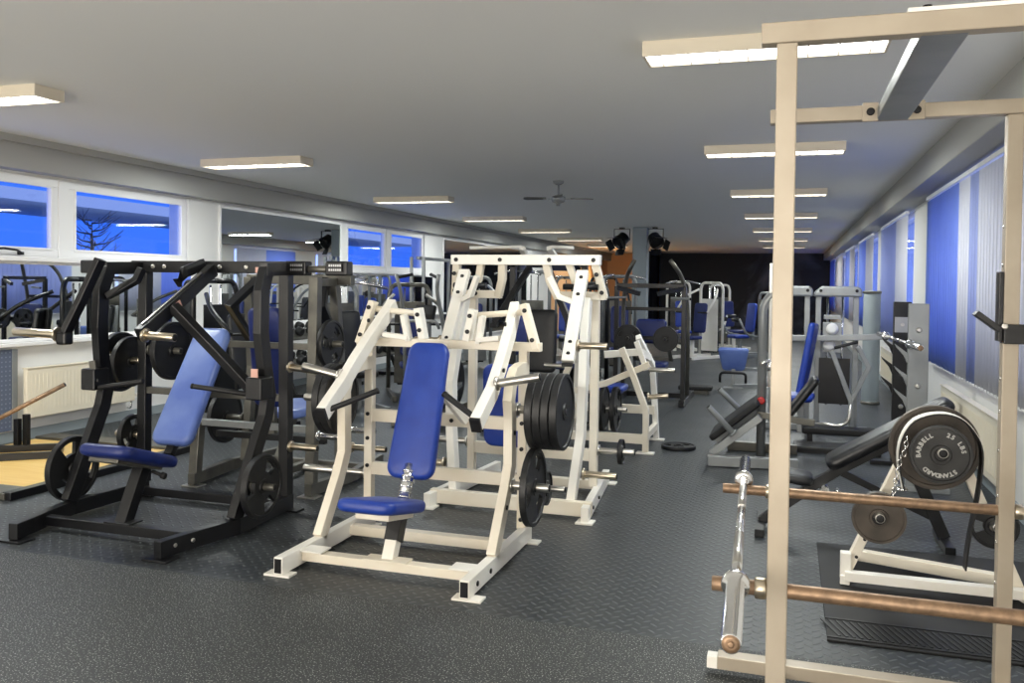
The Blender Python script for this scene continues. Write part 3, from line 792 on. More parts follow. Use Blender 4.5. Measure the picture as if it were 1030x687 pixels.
# ------------------------------------------------------------------ gunmetal machine just behind the black one
def grey_press(loc):
    t = thing('seated_press_machine', 'gunmetal grey press machine facing away, right behind the black machine', 'exercise machine', loc)
    K = 'gunmetal'
    for s in (-1, 1):
        r = MB().bar([(s*.52, 0, .06), (s*.58, .6, .06), (s*.50, 1.25, .06)], .06, .09).build('base_rail', M[K], t, .004)
        MB().box((s*.52, .03, .007), (.15, .12, .012)).build('foot_plate', M['brushed_steel'], r, .002)
        MB().box((s*.50, 1.23, .007), (.15, .12, .012)).build('foot_plate', M['brushed_steel'], r, .002)
        MB().bar([(s*.52, .05, .10), (s*.52, .09, .5 if s < 0 else 1.66)], .075, .075, (0, 1, 0)).build('front_upright', M[K], t, .005)
        MB().bar([(s*.45, .62, .1), (s*.42, .66, .9), (s*.40, .58, 1.66)], .07, .07, (0, 1, 0)).build('rear_upright', M[K], t, .005)
    MB().bar([(-.5, .1, .50), (.5, .1, .50)], .05, .05).build('crossbar', M['silver_paint'], t, .004)
    MB().bar([(-.5, .3, .38), (.5, .3, .38)], .05, .05).build('crossbar', M['black_paint'], t, .004)
    MB().bar([(-.5, .08, 1.13), (.52, .08, 1.13)], .05, .05).build('crossbar', M[K], t, .004)
    MB().bar([(-.42, .60, 1.64), (.56, .60, 1.64)], .07, .08).build('top_bar', M[K], t, .005)
    MB().bar([(.52, .08, 1.62), (.40, .6, 1.62)], .06, .06).build('top_side_bar', M[K], t, .005)
    for s in (-1, 1):
        a = MB().bar([(s*.30, .6, 1.66), (s*.42, .35, 1.42), (s*.40, .75, .98)], .05, .08, (s, 0, 0)).build('press_arm', M['black_paint'], t, .005)
        grip(a, (s*.40, .75, .98), (s*.16, .82, 1.0))
    MB().pad((0, .26, 1.02), V((0, -.10, .76)), (-1, 0, 0), .80, .30, .075, .06, .03).build('backrest', M['navy_vinyl'], t)
    MB().bar([(0, .33, .38), (0, .31, 1.25)], .06, .05, (0, 1, 0)).build('backrest_frame', M[K], t, .004)
    MB().pad((.0, .68, .56), (0, 1, .08), (1, 0, 0), .5, .36, .075, .07, .03).build('seat', M['pale_blue_vinyl'], t)
    MB().bar([(0, .38, .08), (0, .62, .5)], .07, .07, (0, 1, 0)).build('seat_post', M[K], t, .004)
    MB().bar([(-.5, .9, .06), (.5, .9, .06)], .06, .06).bar([(0, .3, .06), (0, .9, .06)], .06, .06).build('floor_frame', M[K], t, .004)
    horn(t, (.55, .08, .46), (.80, .08, .46), 'chrome')
    horn(t, (.55, .62, .28), (.86, .62, .28), 'brass_steel')
    horn(t, (.47, .62, .42), (.76, .62, .42), 'chrome')
    horn(t, (.55, .08, 1.16), (.76, .08, 1.16), 'gunmetal')
    horn(t, (-.47, .62, .46), (-.74, .62, .46), 'gunmetal')
    return t
DL_ = (-3.92, 5.68, 0)
grey_press(DL_)
G = 'plates on the grey press machine'
plate(.36, .04, at(DL_, (.66, .08, 1.16)), 'black slotted plate on the right post of the gunmetal grey machine', G, slots=3, rx=.2)
plate(.43, .045, at(BL_, (-.36, 1.22, 1.10)), 'dark plate behind the diagonal lever of the black machine', 'plates on the black front machine')
plate(.45, .045, at(DL_, (-.66, .62, .46)), 'big dark plate low behind the blue backrest of the black machine', G)

# ------------------------------------------------------------------ tall white machine behind
def white_tall(loc):
    t = thing('lat_pull_machine', 'tall white plate loaded machine with hanging pivot frames, behind the white front machine', 'exercise machine', loc)
    W, C = 'white_paint', 'cream_paint'
    for s in (-1, 1):
        r = MB().bar([(s*.58, -.03, .06), (s*.47, 1.25, .06)], .055, .10).build('base_rail', M[W], t, .004)
        MB().box((s*.58, .0, .007), (.12, .12, .012)).build('foot_plate', M[W], r, .002)
        MB().box((s*.47, 1.22, .007), (.18, .1, .012)).build('foot_plate', M[W], r, .002)
        bolts(r, [(s*.59, .2, .06), (s*.57, .5, .06)], (s, 0, 0), .013)
        leg = [(s*.44, .16, .10), (s*.49, .21, .55), (s*.50, .22, .90), (s*.49, .28, 1.12), (s*.475, .42, 1.52)]
        l = MB().bar(leg, .06, .095, (0, 1, 0)).build('front_leg', M[W], t, .005)
        MB().bar([(s*.49, .65, .10), (s*.49, .65, 1.56)], .06, .06, (0, 1, 0)).build('rear_upright', M[C], t, .004)
        # hanging pivot frame
        fr = MB().bar([(s*.535, .4, 1.78), (s*.585, .5, 1.53)], .055, .06, (0, 1, 0)).bar([(s*.17, .4, 1.78), (s*.185, .44, 1.66), (s*.235, .5, 1.53)], .055, .06, (0, 1, 0)).bar([(s*.60, .5, 1.545), (s*.21, .5, 1.545)], .06, .06).bar([(s*.34, .4, 1.78), (s*.38, .45, 1.64)], .05, .05, (0, 1, 0)).bar([(s*.50, .68, 1.545), (s*.50, .5, 1.545)], .05, .06).build('pivot_frame', M[C], t, .005)
        bolts(fr, [(s*.55, .375, 1.70), (s*.575, .45, 1.57), (s*.41, .468, 1.55)], (0, -1, 0), .016)
        MB().cyl((s*.30, .40, 1.61), (s*.56, .40, 1.61), .022).build('pivot_axle', M['dark_metal'], t)
        a = MB().bar([(s*.455, .36, 1.72), (s*.455, .17, 1.45), (s*.455, -.06, 1.10)], .085, .05, (0, 1, 0)).build('lever_arm', M[W], t, .005)
        bolts(a, [(s*.455, .30, 1.68), (s*.455, .215, 1.56), (s*.455, .0, 1.235), (s*.455, -.05, 1.16)], (0, -1, 0), .014)
        MB().box((s*.455, -.068, 1.085), (.07, .06, .025)).build('end_cap', M['black_rubber'], a, .003)
        horn(a, (s*.50, .02, 1.21), (s*.71, .02, 1.21), 'brass_steel')
        MB().bar([(s*.43, .22, 1.50), (s*.33, .15, 1.54), (s*.27, .12, 1.68)], .035, .05, (0, -1, 0)).build('handle_arm', M[W], a, .004)
        horn(t, (s*.52, .16, .30), (s*.76, .16, .30), 'brass_steel')
        horn(t, (s*.52, .65, .38), (s*.80, .65, .38), 'brushed_steel')
    MB().bar([(-.6, .1, .07), (.6, .1, .07)], .06, .10).build('floor_crossbar', M[C], t, .004)
    MB().bar([(-.48, .65, .34), (.48, .65, .34)], .05, .09).build('rear_crossbar', M[C], t, .004)
    MB().bar([(-.46, .9, .06), (.46, .9, .06)], .06, .07).build('floor_crossbar', M[C], t, .004)
    tb = MB().bar([(-.575, .4, 1.805), (.575, .4, 1.805)], .075, .075).build('top_bar', M['white_paint'], t, .005)
    bolts(tb, [(x, .36, 1.805) for x in (-.53, -.18, .2, .53)], (0, -1, 0), .016)
    MB().pad((-.12, .36, .72), V((0, -.05, .62)), (-1, 0, 0), .62, .34, .08, .07, .03).build('backrest', M['blue_vinyl'], t)
    MB().pad((-.02, .62, .46), (0, 1, .05), (1, 0, 0), .46, .36, .08, .07, .03).build('seat', M['blue_vinyl'], t)
    MB().bar([(-.05, .44, .1), (-.05, .44, 1.0)], .06, .06, (0, 1, 0)).bar([(0, .36, .36), (0, .7, .41)], .06, .05).build('seat_frame', M[W], t, .004)
    return t
TL_ = (-1.87, 5.75, 0)
white_tall(TL_)
plate(.19, .03, at(TL_, (.70, .65, .38)), 'small black plate low on the right rear of the tall white machine', 'plates on the tall white machine')

# ------------------------------------------------------------------ third white machine
def white_row(loc):
    t = thing('row_machine', 'smaller white plate loaded row machine to the right of the tall white one', 'exercise machine', loc)
    W, C = 'white_paint', 'cream_paint'
    for s in (-1, 1):
        l = MB().bar([(s*.46, 0, .02), (s*.46, 0, .42), (s*.34, -.02, .74), (s*.22, -.04, 1.02)], .055, .07, (0, 1, 0)).build('front_leg', M[C], t, .004)
        MB().box((s*.46, 0, .008), (.17, .1, .014)).build('foot_plate', M[W], l, .002)
        l = MB().bar([(s*.45, .8, .02), (s*.42, .8, .5), (s*.40, .75, .80), (s*.28, .55, 1.10)], .055, .08, (0, 1, 0)).build('rear_leg', M[W], t, .004)
        MB().box((s*.45, .8, .008), (.17, .1, .014)).build('foot_plate', M[W], l, .002)
        MB().bar([(s*.44, .0, .15), (s*.44, .8, .15)], .05, .07).build('side_rail', M[C], t, .004)
        horn(t, (s*.42, .4, .78), (s*.68, .4, .78), 'brushed_steel')
        horn(t, (s*.46, .1, .54), (s*.66, .1, .56), 'brass_steel')
    MB().bar([(-.46, 0, .14), (.46, 0, .14)], .05, .09).build('crossbar', M[C], t, .004)
    MB().bar([(-.44, .7, .33), (.44, .7, .33)], .05, .09).build('crossbar', M[C], t, .004)
    MB().bar([(-.25, .0, .58), (.05, .05, .66), (.47, .1, .86)], .05, .06).build('lever_arm', M[C], t, .004)
    MB().bar([(-.1, .05, .62), (-.16, .04, .9)], .05, .05, (0, 1, 0)).build('lever_post', M[W], t, .004)
    MB().bar([(.02, .1, .94), (.36, .2, .97), (.42, .4, .90)], .05, .07).build('handle_arm', M[W], t, .004)
    MB().bar([(.34, .1, 1.08), (.44, .12, .80)], .05, .05, (0, 1, 0)).build('pivot_bracket', M[W], t, .004)
    MB().pad((.0, .62, .55), (0, 1, 0), (1, 0, 0), .42, .3, .07, .06, .03).build('seat', M['blue_vinyl'], t)
    MB().bar([(0, .65, .1), (0, .65, .52)], .06, .06, (0, 1, 0)).build('seat_post', M[W], t, .004)
    horn(t, (-.2, .12, .40), (.25, .12, .40), 'brushed_steel')
    return t
RL_ = (-1.75, 8.35, 0)
white_row(RL_)
G = 'plates on the white row machine'
plate(.45, .045, at(RL_, (.14, .12, .40)), 'front big slotted plate in the middle of the smaller white row machine', G, slots=3, rx=.4)
plate(.45, .045, at(RL_, (.02, .12, .40)), 'second big plate behind the front one on the smaller white row machine', G)
plate(.36, .04, at(RL_, (-.08, .12, .40)), 'innermost plate on the smaller white row machine', G)
o = plate(.34, .035, (-1.02, 8.75, .0185), 'dark plate lying flat on the floor beside the foot of the white row machine', 'loose plates on the floor', slots=3)
o.rotation_euler = (0, PI/2, 0)
# ------------------------------------------------------------------ power rack, close on the right
t = thing('power_rack', 'tall beige steel power rack close to the camera on the right', 'rack', (0, 0, 0))
RP = 'rack_paint'
YN, YR, XA, XB = 2.55, 3.78, -.015, .82
for y in (YN, YR):
    for x in (XA, XB):
        p = MB().bar([(x, y, .0), (x, y, 2.30)], .056, .056, (0, 1, 0)).build('upright', M[RP], t, .004)
        for k, z in enumerate((.34, .48, .64, .82, 1.0, 1.15, 1.28, 1.55, 1.72, 1.87)):
            if x == XB: MB().lathe([(.007, -.001), (.007, .002), (.004, .003)], (x-.028, y, z), (-1, 0, 0), 10).build('bolt', M['chrome'], p)  # chrome discs standing in for light seen through the post's holes
    MB().bar([(XA-.07, y, 2.33), (XB+.10, y, 2.33)], .058, .058).build('top_beam', M[RP], t, .004)
    fb = MB().bar([(XA-.24, y-.07, .055), (XB+.26, y-.07, .055)], .075, .055).build('floor_beam', M[RP], t, .004)
    for x in (XA-.26, XB+.28): MB().box((x, y-.07, .05), (.045, .06, .05)).build('end_tab', M['white_paint'], fb, .003)
    MB().cyl((XA-(.18 if y == YN else .235), y, .765), (XB+.5, y, .765), .021).build('safety_bar', M['rust_bar'], t, .002)
    for x in (XA-.045, XB+.045):
        MB().lathe([(.028, -.016), (.03, -.012), (.03, .012), (.028, .016)], (x, y, .765), (1, 0, 0), 20).build('bar_collar', M['brass_steel'], t)
for x in (XA, XB):
    MB().bar([(x, YN, .03), (x, YR, .03)], .05, .05).build('side_beam', M[RP], t, .003)
cb = MB().bar([(.385, YN, 2.325), (.385, YR, 2.325)], .12, .05).build('pull_up_beam', M['silver_paint'], t, .004)
for x in (.30, .47):
    b = MB().box((x, YR-.032, 2.33), (.06, .012, .075)).build('bracket', M[RP], t, .003)
    bolts(b, [(x, YR-.04, 2.33)], (0, -1, 0), .016)
tp = MB().box((.44, YN, 2.365), (.3, .05, .012)).build('top_plate', M['white_paint'], t, .002)
bolts(tp, [(.34, YN, 2.375), (.53, YN, 2.375)], (0, 0, 1), .012)
# black bar hook on the far right post
h = MB().box((XB-.038, YR-.005, 1.56), (.016, .06, .27)).bar([(XB-.03, YR-.02, 1.455), (XB+.16, YR-.02, 1.455)], .07, .075).bar([(XB-.04, YR-.02, 1.47), (XB-.125, YR-.02, 1.535)], .06, .022).build('bar_hook', M['black_paint'], t, .003)
bolts(h, [(XB-.03, YR-.06, 1.485)], (0, -1, 0), .012, mat=M['brushed_steel'])

# chrome barbell lying on the rack's safety bars
def barbell(loc, L, ang, label, tilt=0, group='barbells'):
    t = thing('barbell', label, 'barbell', loc, group, ang)
    MB().cyl((0, -L/2+.40, 0), (0, L/2-.40, 0), .0145).build('shaft', M['chrome'], t)
    mb = MB()
    for a, b in ((-.52, -.18), (.18, .52)): mb.cyl((0, a, 0), (0, b, 0), .0152)
    for q, (a, b) in enumerate(((-.52, -.18), (.18, .52))): MB().cyl((0, a, 0), (0, b, 0), .0153).build('knurled_grip', M['brushed_steel'], t)
    mb.bm.free()
    for s in (-1, 1):
        o = MB().lathe([(.022, L/2-.44), (.037, L/2-.438), (.039, L/2-.43), (.039, L/2-.41), (.036, L/2-.404), (.025, L/2-.40), (.025, L/2-.004), (.022, L/2)], (0, 0, 0), (0, s, 0), 28).build('sleeve', M['chrome'], t)
        MB().lathe([(.021, 0), (.021, .0015), (.012, .003)], (0, s*L/2, 0), (0, s, 0), 20).lathe([(.008, .001), (.008, .006), (.004, .007)], (0, s*L/2, 0), (0, s, 0), 10).build('end_cap', M['rust_bar'], o)
    return t
barbell((-.145, 3.13, .802), 2.2, .031, 'chrome barbell resting across the left ends of the rack safety bars')

# ------------------------------------------------------------------ white A-frame plate tree
TO = (.75, 5.05, .012)
t = thing('plate_tree', 'white A frame weight plate tree standing on the rubber mat beyond the rack', 'plate rack', TO)
MB().bar([(-.43, -.05, .055), (.47, -.05, .055)], .06, .05).build('floor_bar', M['white_paint'], t, .004)
MB().bar([(-.36, .38, .055), (.36, .16, .055)], .06, .06).build('floor_bar', M['cream_paint'], t, .004)
MB().bar([(-.43, -.06, .03), (-.37, .40, .03)], .05, .05).build('side_bar', M['white_paint'], t, .004)
MB().box((-.425, -.02, .10), (.055, .06, .15)).build('end_post', M['white_paint'], t, .004)
MB().bar([(.46, -.06, .03), (.38, .20, .03)], .05, .05).build('side_bar', M['white_paint'], t, .004)
for s in (-1, 1):
    l = MB().bar([(s*.42, .02, .06), (s*.05, .02, .93)], .05, .065, (0, 1, 0)).build('a_leg', M['cream_paint'], t, .004)
    bolts(l, [(s*.37, -.012, .15), (s*.33, -.012, .25)], (0, -1, 0), .009)
MB().box((0, .02, .93), (.14, .05, .07)).build('apex_plate', M['cream_paint'], t, .006)
horn(t, (-.005, .04, .80), (-.005, -.34, .80), 'brushed_steel')
horn(t, (-.275, .04, .42), (-.275, -.22, .42), 'brushed_steel')
horn(t, (.275, .04, .42), (.275, -.20, .42), 'brushed_steel')
G = 'plates on the white plate tree'
plate(.44, .035, (.74, 4.96, .80), 'big brown worn plate behind the lettered plate on the white plate tree', G, 'Y', 'brown_iron_plate')
p25 = plate(.29, .034, (.74, 4.755, .80), 'dark weight plate lettered BARBELL 25 LBS STANDARD on the white plate tree', G, 'Y', 'grey_iron_plate', rx=0)
plate(.27, .028, (.475, 4.90, .42), 'small brown plate on the left leg of the white plate tree', G, 'Y', 'brown_iron_plate')
plate(.255, .028, (.475, 4.955, .42), 'small black plate just behind the small brown one on the plate tree', G, 'Y', 'iron_plate')
plate(.23, .03, (1.025, 4.94, .42), 'small black plate low on the right leg of the plate tree, behind the rack post', G, 'Y', 'iron_plate', slots=3)

def lettering(parent, chars, size, R, mat_, name):
    """raised letters set round a plate face; local X is the plate axis, letters on the -X... face seen from the front"""
    mb = MB()
    for ch, ang in chars:
        if ch == ' ': continue
        cu = bpy.data.curves.new('glyph', 'FONT'); cu.body = ch; cu.size = size; cu.extrude = .0012; cu.align_x = 'CENTER'; cu.align_y = 'CENTER'; cu.resolution_u = 3; cu.offset = .0012
        ob = bpy.data.objects.new('glyph', cu); COL.objects.link(ob)
        me = bpy.data.meshes.new_from_object(ob.evaluated_get(bpy.context.evaluated_depsgraph_get()))
        bpy.data.objects.remove(ob); bpy.data.curves.remove(cu)
        a = math.radians(ang); th = a - PI/2                 # tops outward
        off = len(mb.bm.verts)
        vs = []
        for v in me.vertices:
            x = v.co.x*math.cos(th) - v.co.y*math.sin(th) + R*math.cos(a)
            y = v.co.x*math.sin(th) + v.co.y*math.cos(th) + R*math.sin(a)
            vs.append(mb.bm.verts.new(V((-.0125 - v.co.z, -x, y))))
        for p in me.polygons:
            try: mb.bm.faces.new([vs[i] for i in p.vertices])
            except ValueError: pass
        bpy.data.meshes.remove(me)
    return mb.build(name, M[mat_], parent)
def arc(text, a_mid, step):
    n = len(text); return [(c, a_mid + step*((n-1)/2 - i)) for i, c in enumerate(text)]
# plate axis is local X turned to world Y by +90 deg: the face towards the camera is local -X, where local +Y points to world -X
for w_ in (arc('BARBELL', 152, 11.5), arc('25 LBS', 42, 12), arc('STANDARD', 268, 11.5)): lettering(p25, w_, .030, .103, 'letter_paint', 'raised_lettering')
MB().lathe([(.045, 0), (.048, .004), (.04, .008), (.03, .009)], (-.006, 0, 0), (-1, 0, 0), 24).build('boss', M['grey_iron_plate'], p25)

# leather belt thrown over the plates
t = thing('lifting_belt', 'black leather belt draped over the lettered plate with one end hanging down', 'belt', (.745, 4.82, 0))
P = [(-.165, .60), (-.19, .74), (-.178, .86), (-.12, .955), (-.01, .995), (.09, .975), (.155, .905), (.188, .82), (.185, .69), (.17, .56), (.15, .44), (.135, .33), (.125, .22)]
def smooth(P, k=4):
    out = []
    for i in range(len(P)-1):
        p0, p1, p2, p3 = P[max(i-1, 0)], P[i], P[i+1], P[min(i+2, len(P)-1)]
        for j in range(k):
            q = j/k
            out.append(tuple(.5*((2*p1[d]) + (-p0[d]+p2[d])*q + (2*p0[d]-5*p1[d]+4*p2[d]-p3[d])*q*q + (-p0[d]+3*p1[d]-3*p2[d]+p3[d])*q**3) for d in range(len(p1))))
    return out + [P[-1]]
Q = [V((x, 0, z)) for x, z in smooth(P)]
mb = MB(); mb.bar(Q, .075, .007, (0, 0, 1)) if False else None
def ribbon(mb, Q, w, th, side=(0, 1, 0)):
    s = V(side); rings = []
    for i, p in enumerate(Q):
        d = (Q[min(i+1, len(Q)-1)] - Q[max(i-1, 0)]).normalized(); n = d.cross(s).normalized()
        rings.append(mb._ring([p + s*(a*w/2) + n*(b*th/2) for a, b in ((-1, -1), (1, -1), (1, 1), (-1, 1))]))
    for a, b in zip(rings, rings[1:]): mb._loft(a, b)
    mb._cap(rings[0], True); mb._cap(rings[-1]); return mb
ribbon(mb, Q, .085, .008)
mb.build('strap', M['leather'], t, .002)
ribbon(MB(), [q + (q-V((0, 0, .8))).normalized()*.006 if i < 34 else q for i, q in enumerate(Q[:30])], .07, .003).build('sheen_band', M['white_paint'], t)  # white band standing in for light reflected off the black strap
MB().tube([(-.19, -.035, .60), (-.15, -.035, .60), (-.15, .035, .60), (-.19, .035, .60), (-.19, -.035, .60)], .005, 8, .01).build('buckle', M['chrome'], t)
t = thing('chain', 'short bright chain hanging at the left of the lettered plate', 'chain', (.575, 4.78, 0))
for i in range(14):
    z = .86 - i*.024; x = -.004*i + (.012 if i < 4 else 0)
    a = V((1, 0, 0)) if i % 2 else V((0, 1, 0))
    pts = [V((x, 0, z)) + a*(.009*math.cos(k*PI/6)) + V((0, 0, .017*math.sin(k*PI/6))) for k in range(13)]
    MB().tube(pts, .0032, 6).build('chain_link', M['chrome'], t)

# rubber mat with a ribbed front edge
t = thing('rubber_mat', 'flat black rubber mat with a ribbed strip, under the white plate tree', 'mat', (.95, 5.0, 0))
MB().box((0, 0, .006), (1.5, 1.6, .012)).build('mat_sheet', M['black_rubber'], t, .003)
mb = MB()
mb.box((0, -.53, .014), (1.5, .016, .006)); mb.box((0, -.77, .014), (1.5, .016, .006))
for i in range(46): mb.box((-.73+i*1.46/45, -.65, .0135), (.012, .21, .005), Matrix.Rotation(.35, 3, 'Z'))
mb.build('ribbed_strip', M['iron_plate'], t)

# ------------------------------------------------------------------ black adjustable bench behind the tree
t = thing('adjustable_bench', 'black padded incline bench behind the plate tree', 'bench', (.55, 6.05, 0))
d = V((.62, 0, .38)).normalized()
MB().pad((.08, 0, .69), d, (0, 1, 0), .86, .29, .085, .06, .038).build('backrest', M['black_vinyl'], t)
MB().pad((-.50, 0, .37), (.97, 0, -.12), (0, 1, 0), .26, .24, .07, .05, .03).build('seat', M['black_vinyl'], t)
MB().bar([(-.70, 0, .05), (-.34, 0, .34), (-.2, 0, .44), (.25, 0, .72)], .06, .06, (0, 1, 0)).build('spine', M['black_paint'], t, .004)
MB().bar([(-.2, 0, .42), (.38, 0, .16)], .045, .045, (0, 1, 0)).build('brace', M['black_paint'], t, .004)
MB().bar([(.26, 0, .42), (.42, 0, .05)], .075, .07, (0, 1, 0)).build('rear_leg', M['black_paint'], t, .004)
MB().bar([(.42, -.25, .03), (.42, .25, .03)], .06, .05).build('rear_foot', M['black_paint'], t, .004)
MB().bar([(-.70, -.25, .03), (-.70, .25, .03)], .06, .05).build('front_foot', M['black_paint'], t, .004)
MB().cyl((-.30, -.09, .30), (-.30, .09, .30), .03).lathe([(.012, 0), (.012, .05), (.026, .052), (.026, .08)], (-.22, -.03, .31), (0, -1, -.2), 14).build('pop_pin', M['chrome'], t)

# ------------------------------------------------------------------ bench press uprights with a barbell
t = thing('bench_press_uprights', 'pair of flat bar uprights with saw tooth hooks by the right blinds', 'rack', (1.0, 8.15, 0))
for y, m_, nm in ((-.55, 'silver_paint', 'upright'), (.5, 'black_paint', 'upright')):
    u = MB().box((0, y, .76), (.15, .06, 1.50)).build(nm, M[m_], t, .005)
    if m_ == 'silver_paint': u['label'] = 'grey metal upright'
    else: u['label'] = 'black upright'
    for z in (.75, .93, 1.11):
        MB().prism([(0, 0), (-.10, .075), (-.085, .045), (-.03, -.02), (0, -.09)], (-.075, y, z), (1, 0, 0), (0, 0, 1), .03).build('bar_hook', M[m_], u, .002)
    for z in (.55, .85, 1.3):
        MB().lathe([(.022, 0), (.022, .004), (.012, .01)], (.0, y-.03, z), (0, -1, 0), 14).build('bolt', M['brushed_steel'], u)
    MB().box((0, y, .02), (.5, .08, .04)).build('foot', M[m_], u, .004)
MB().bar([(.0, -.55, .3), (.0, .5, .3)], .05, .05).build('tie_bar', M['gunmetal'], t, .003)
MB().box((.0, .466, 1.30), (.13, .006, .14)).build('instruction_plate', M['silver_sticker'], t)
barbell((.905, 8.15, 1.185), 2.1, .045, 'chrome barbell racked on the flat bar uprights beside the right blinds')

# ------------------------------------------------------------------ grey plate loaded press with red knob, left of the rack post
t = thing('leg_press_machine', 'grey leg press with sloping sled and red knob, seen left of the rack post', 'exercise machine', (-.25, 8.1, 0))
S = 'gunmetal'
MB().bar([(-.42, -.1, .05), (.36, .0, .05)], .08, .09).build('floor_beam', M['silver_paint'], t, .005)
MB().bar([(-.30, .75, .05), (.36, .75, .05)], .08, .09).build('floor_beam', M[S], t, .005)
MB().bar([(-.40, .05, .09), (.03, .05, .45)], .07, .10, (0, 1, 0)).build('sled_rail', M['silver_paint'], t, .005)
MB().bar([(-.40, .55, .12), (.03, .55, .48)], .07, .10, (0, 1, 0)).build('sled_rail', M['silver_paint'], t, .005)
MB().pad((-.20, .3, .40), (.43, 0, .36), (0, 1, 0), .55, .62, .06, .04, .02).build('sled_pad', M['black_rubber'], t)
horn(t, (-.20, -.05, .30), (-.42, -.12, .54), 'silver_paint', .027)
horn(t, (-.18, .65, .42), (-.38, .6, .62), 'silver_paint', .027)
for y in (0.3,):
    u = MB().tube([(.03, y, .05), (.03, y, 1.46), (.12, y, 1.58), (.24, y, 1.60)], .042, 14, .1).build('curved_frame', M['silver_paint'], t)
    MB().lathe([(.012, 0), (.012, .04), (.032, .05), (.036, .075), (.024, .095)], (.03, y-.035, .58), (0, -1, 0), 18).build('red_knob', M['red_plastic'], u)['label'] = 'red round knob'
MB().cyl((.10, .28, .7), (.10, .28, 1.85), .018).build('guide_rod', M['white_paint'], t)
MB().lathe([(.03, 0), (.042, .01), (.042, .08), (.03, .09)], (.10, .28, .85), (0, 0, 1), 18).cyl((.02, .2, .92), (.2, .38, .98), .02).build('rod_collar', M['chrome'], t)
MB().bar([(.23, .34, .05), (.23, .34, 1.6)], .07, .07, (0, 1, 0)).build('rear_post', M['silver_paint'], t, .004)
MB().bar([(.0, .2, .45), (.5, .2, .40)], .06, .06).build('seat_rail', M[S], t, .004)
MB().pad((.35, .4, .55), (.35, 0, .5), (0, 1, 0), .6, .3, .07, .05, .03).build('backrest', M['black_vinyl'], t)

# ------------------------------------------------------------------ grey selector machine by the right windows
t = thing('chest_fly_machine', 'silver grey weight stack machine with a blue backrest, beside the right windows', 'exercise machine', (.45, 10.45, 0))
S = 'silver_paint'
def tower(x0, x1):
    for x in (x0, x1): MB().bar([(x, 0, .03), (x, 0, 1.56)], .06, .06, (0, 1, 0)).build('tower_post', M[S], t, .005)
    c = MB().prism([(-.02-.04, 0), (x1-x0+.06, 0), (x1-x0+.06, .08), (x1-x0+.02, .12), (.04, .12), (-.05, .05)], (x0, 0, 1.53), (1, 0, 0), (0, 0, 1), .16).build('top_cap', M[S], t, .02)
    bolts(c, [(x0+.02, -.085, 1.60), (x1, -.085, 1.60)], (0, -1, 0), .018)
tower(-.12, .28); tower(-.62, -.24)
ws = MB()
for i in range(11): ws.box((.06, .03, .38+i*.042), (.30, .13, .036))
ws.build('weight_stack', M['iron_plate'], t, .003)
MB().box((.06, -.05, .58), (.33, .012, .52)).build('stack_cover', M['black_paint'], t, .003)
for x in (-.02, .14): MB().cyl((x, .03, .3), (x, .03, 1.53), .012).build('guide_rod', M['chrome'], t)
for z, x in ((1.17, .03), (.98, .0)):
    MB().lathe([(.02, -.015), (.065, -.014), (.06, 0), (.065, .014), (.02, .015)], (x, -.06, z), (0, 1, 0), 24).build('pulley', M['white_plastic'], t)
MB().box((.03, -.03, 1.07), (.2, .04, .34)).box((.03, -.03, 1.30), (.18, .06, .05)).build('pulley_bracket', M[S], t, .006)
MB().bar([(-.62, -.1, 1.05), (.1, -.1, 1.07), (.56, -.12, 1.10)], .05, .065).build('swing_arm', M[S], t, .006)
grip(t, (.05, -.16, .96), (.28, -.16, 1.03))
MB().bar([(.03, -.05, .92), (.24, -.06, .36), (.26, -.06, .02)], .055, .06, (0, -1, 0)).build('y_leg', M[S], t, .005)
MB().bar([(.30, -.05, .98), (.42, -.05, .75), (.25, -.06, .38)], .05, .055, (0, -1, 0)).build('y_leg', M[S], t, .005)
MB().tube([(-.2, -.1, .10), (.14, -.1, .08), (.22, -.1, .14), (.25, -.06, .4)], .02, 10, .06).build('foot_tube', M['brushed_steel'], t)
MB().bar([(-.75, -.05, .04), (.42, -.05, .04)], .07, .07).build('floor_beam', M[S], t, .005)
MB().bar([(.28, -.05, .04), (.28, .7, .04)], .07, .07).bar([(-.24, .0, .04), (-.24, .7, .04)], .07, .07).build('floor_frame', M[S], t, .005)
MB().pad((-.24, -.42, .82), V((.13, .02, .80)), (.22, 1, 0), .86, .30, .07, .05, .03).build('backrest', M['blue_vinyl'], t)
MB().pad((-.34, -.72, .46), (.1, 1, 0), (1, 0, 0), .42, .34, .07, .06, .03).build('seat', M['blue_vinyl'], t)
MB().bar([(-.3, -.6, .06), (-.3, -.55, .44)], .07, .07, (0, 1, 0)).bar([(-.24, -.36, .1), (-.22, -.28, 1.15)], .06, .05, (0, 1, 0)).build('seat_frame', M[S], t, .005)
t = thing('aerobic_step', 'long low black step in front of the grey weight stack machine', 'step', (.52, 9.55, 0))
MB().pad((0, 0, .15), (1, 0, 0), (0, 1, 0), .72, .22, .07, .03, .015).build('top_pad', M['black_rubber'], t)
for x in (-.28, .28): MB().box((x, 0, .06), (.05, .2, .12)).build('leg', M['black_paint'], t, .004)
t = thing('rubber_platform', 'dark grey low platform on the floor between the rack post and the grey machine', 'platform', (.48, 9.16, 0))
MB().box((0, 0, .03), (.8, .36, .06)).build('platform_board', M['grey_iron_plate'], t, .006)
MB().box((0, -.185, .03), (.8, .01, .03)).build('edge_strip', M['black_rubber'], t)

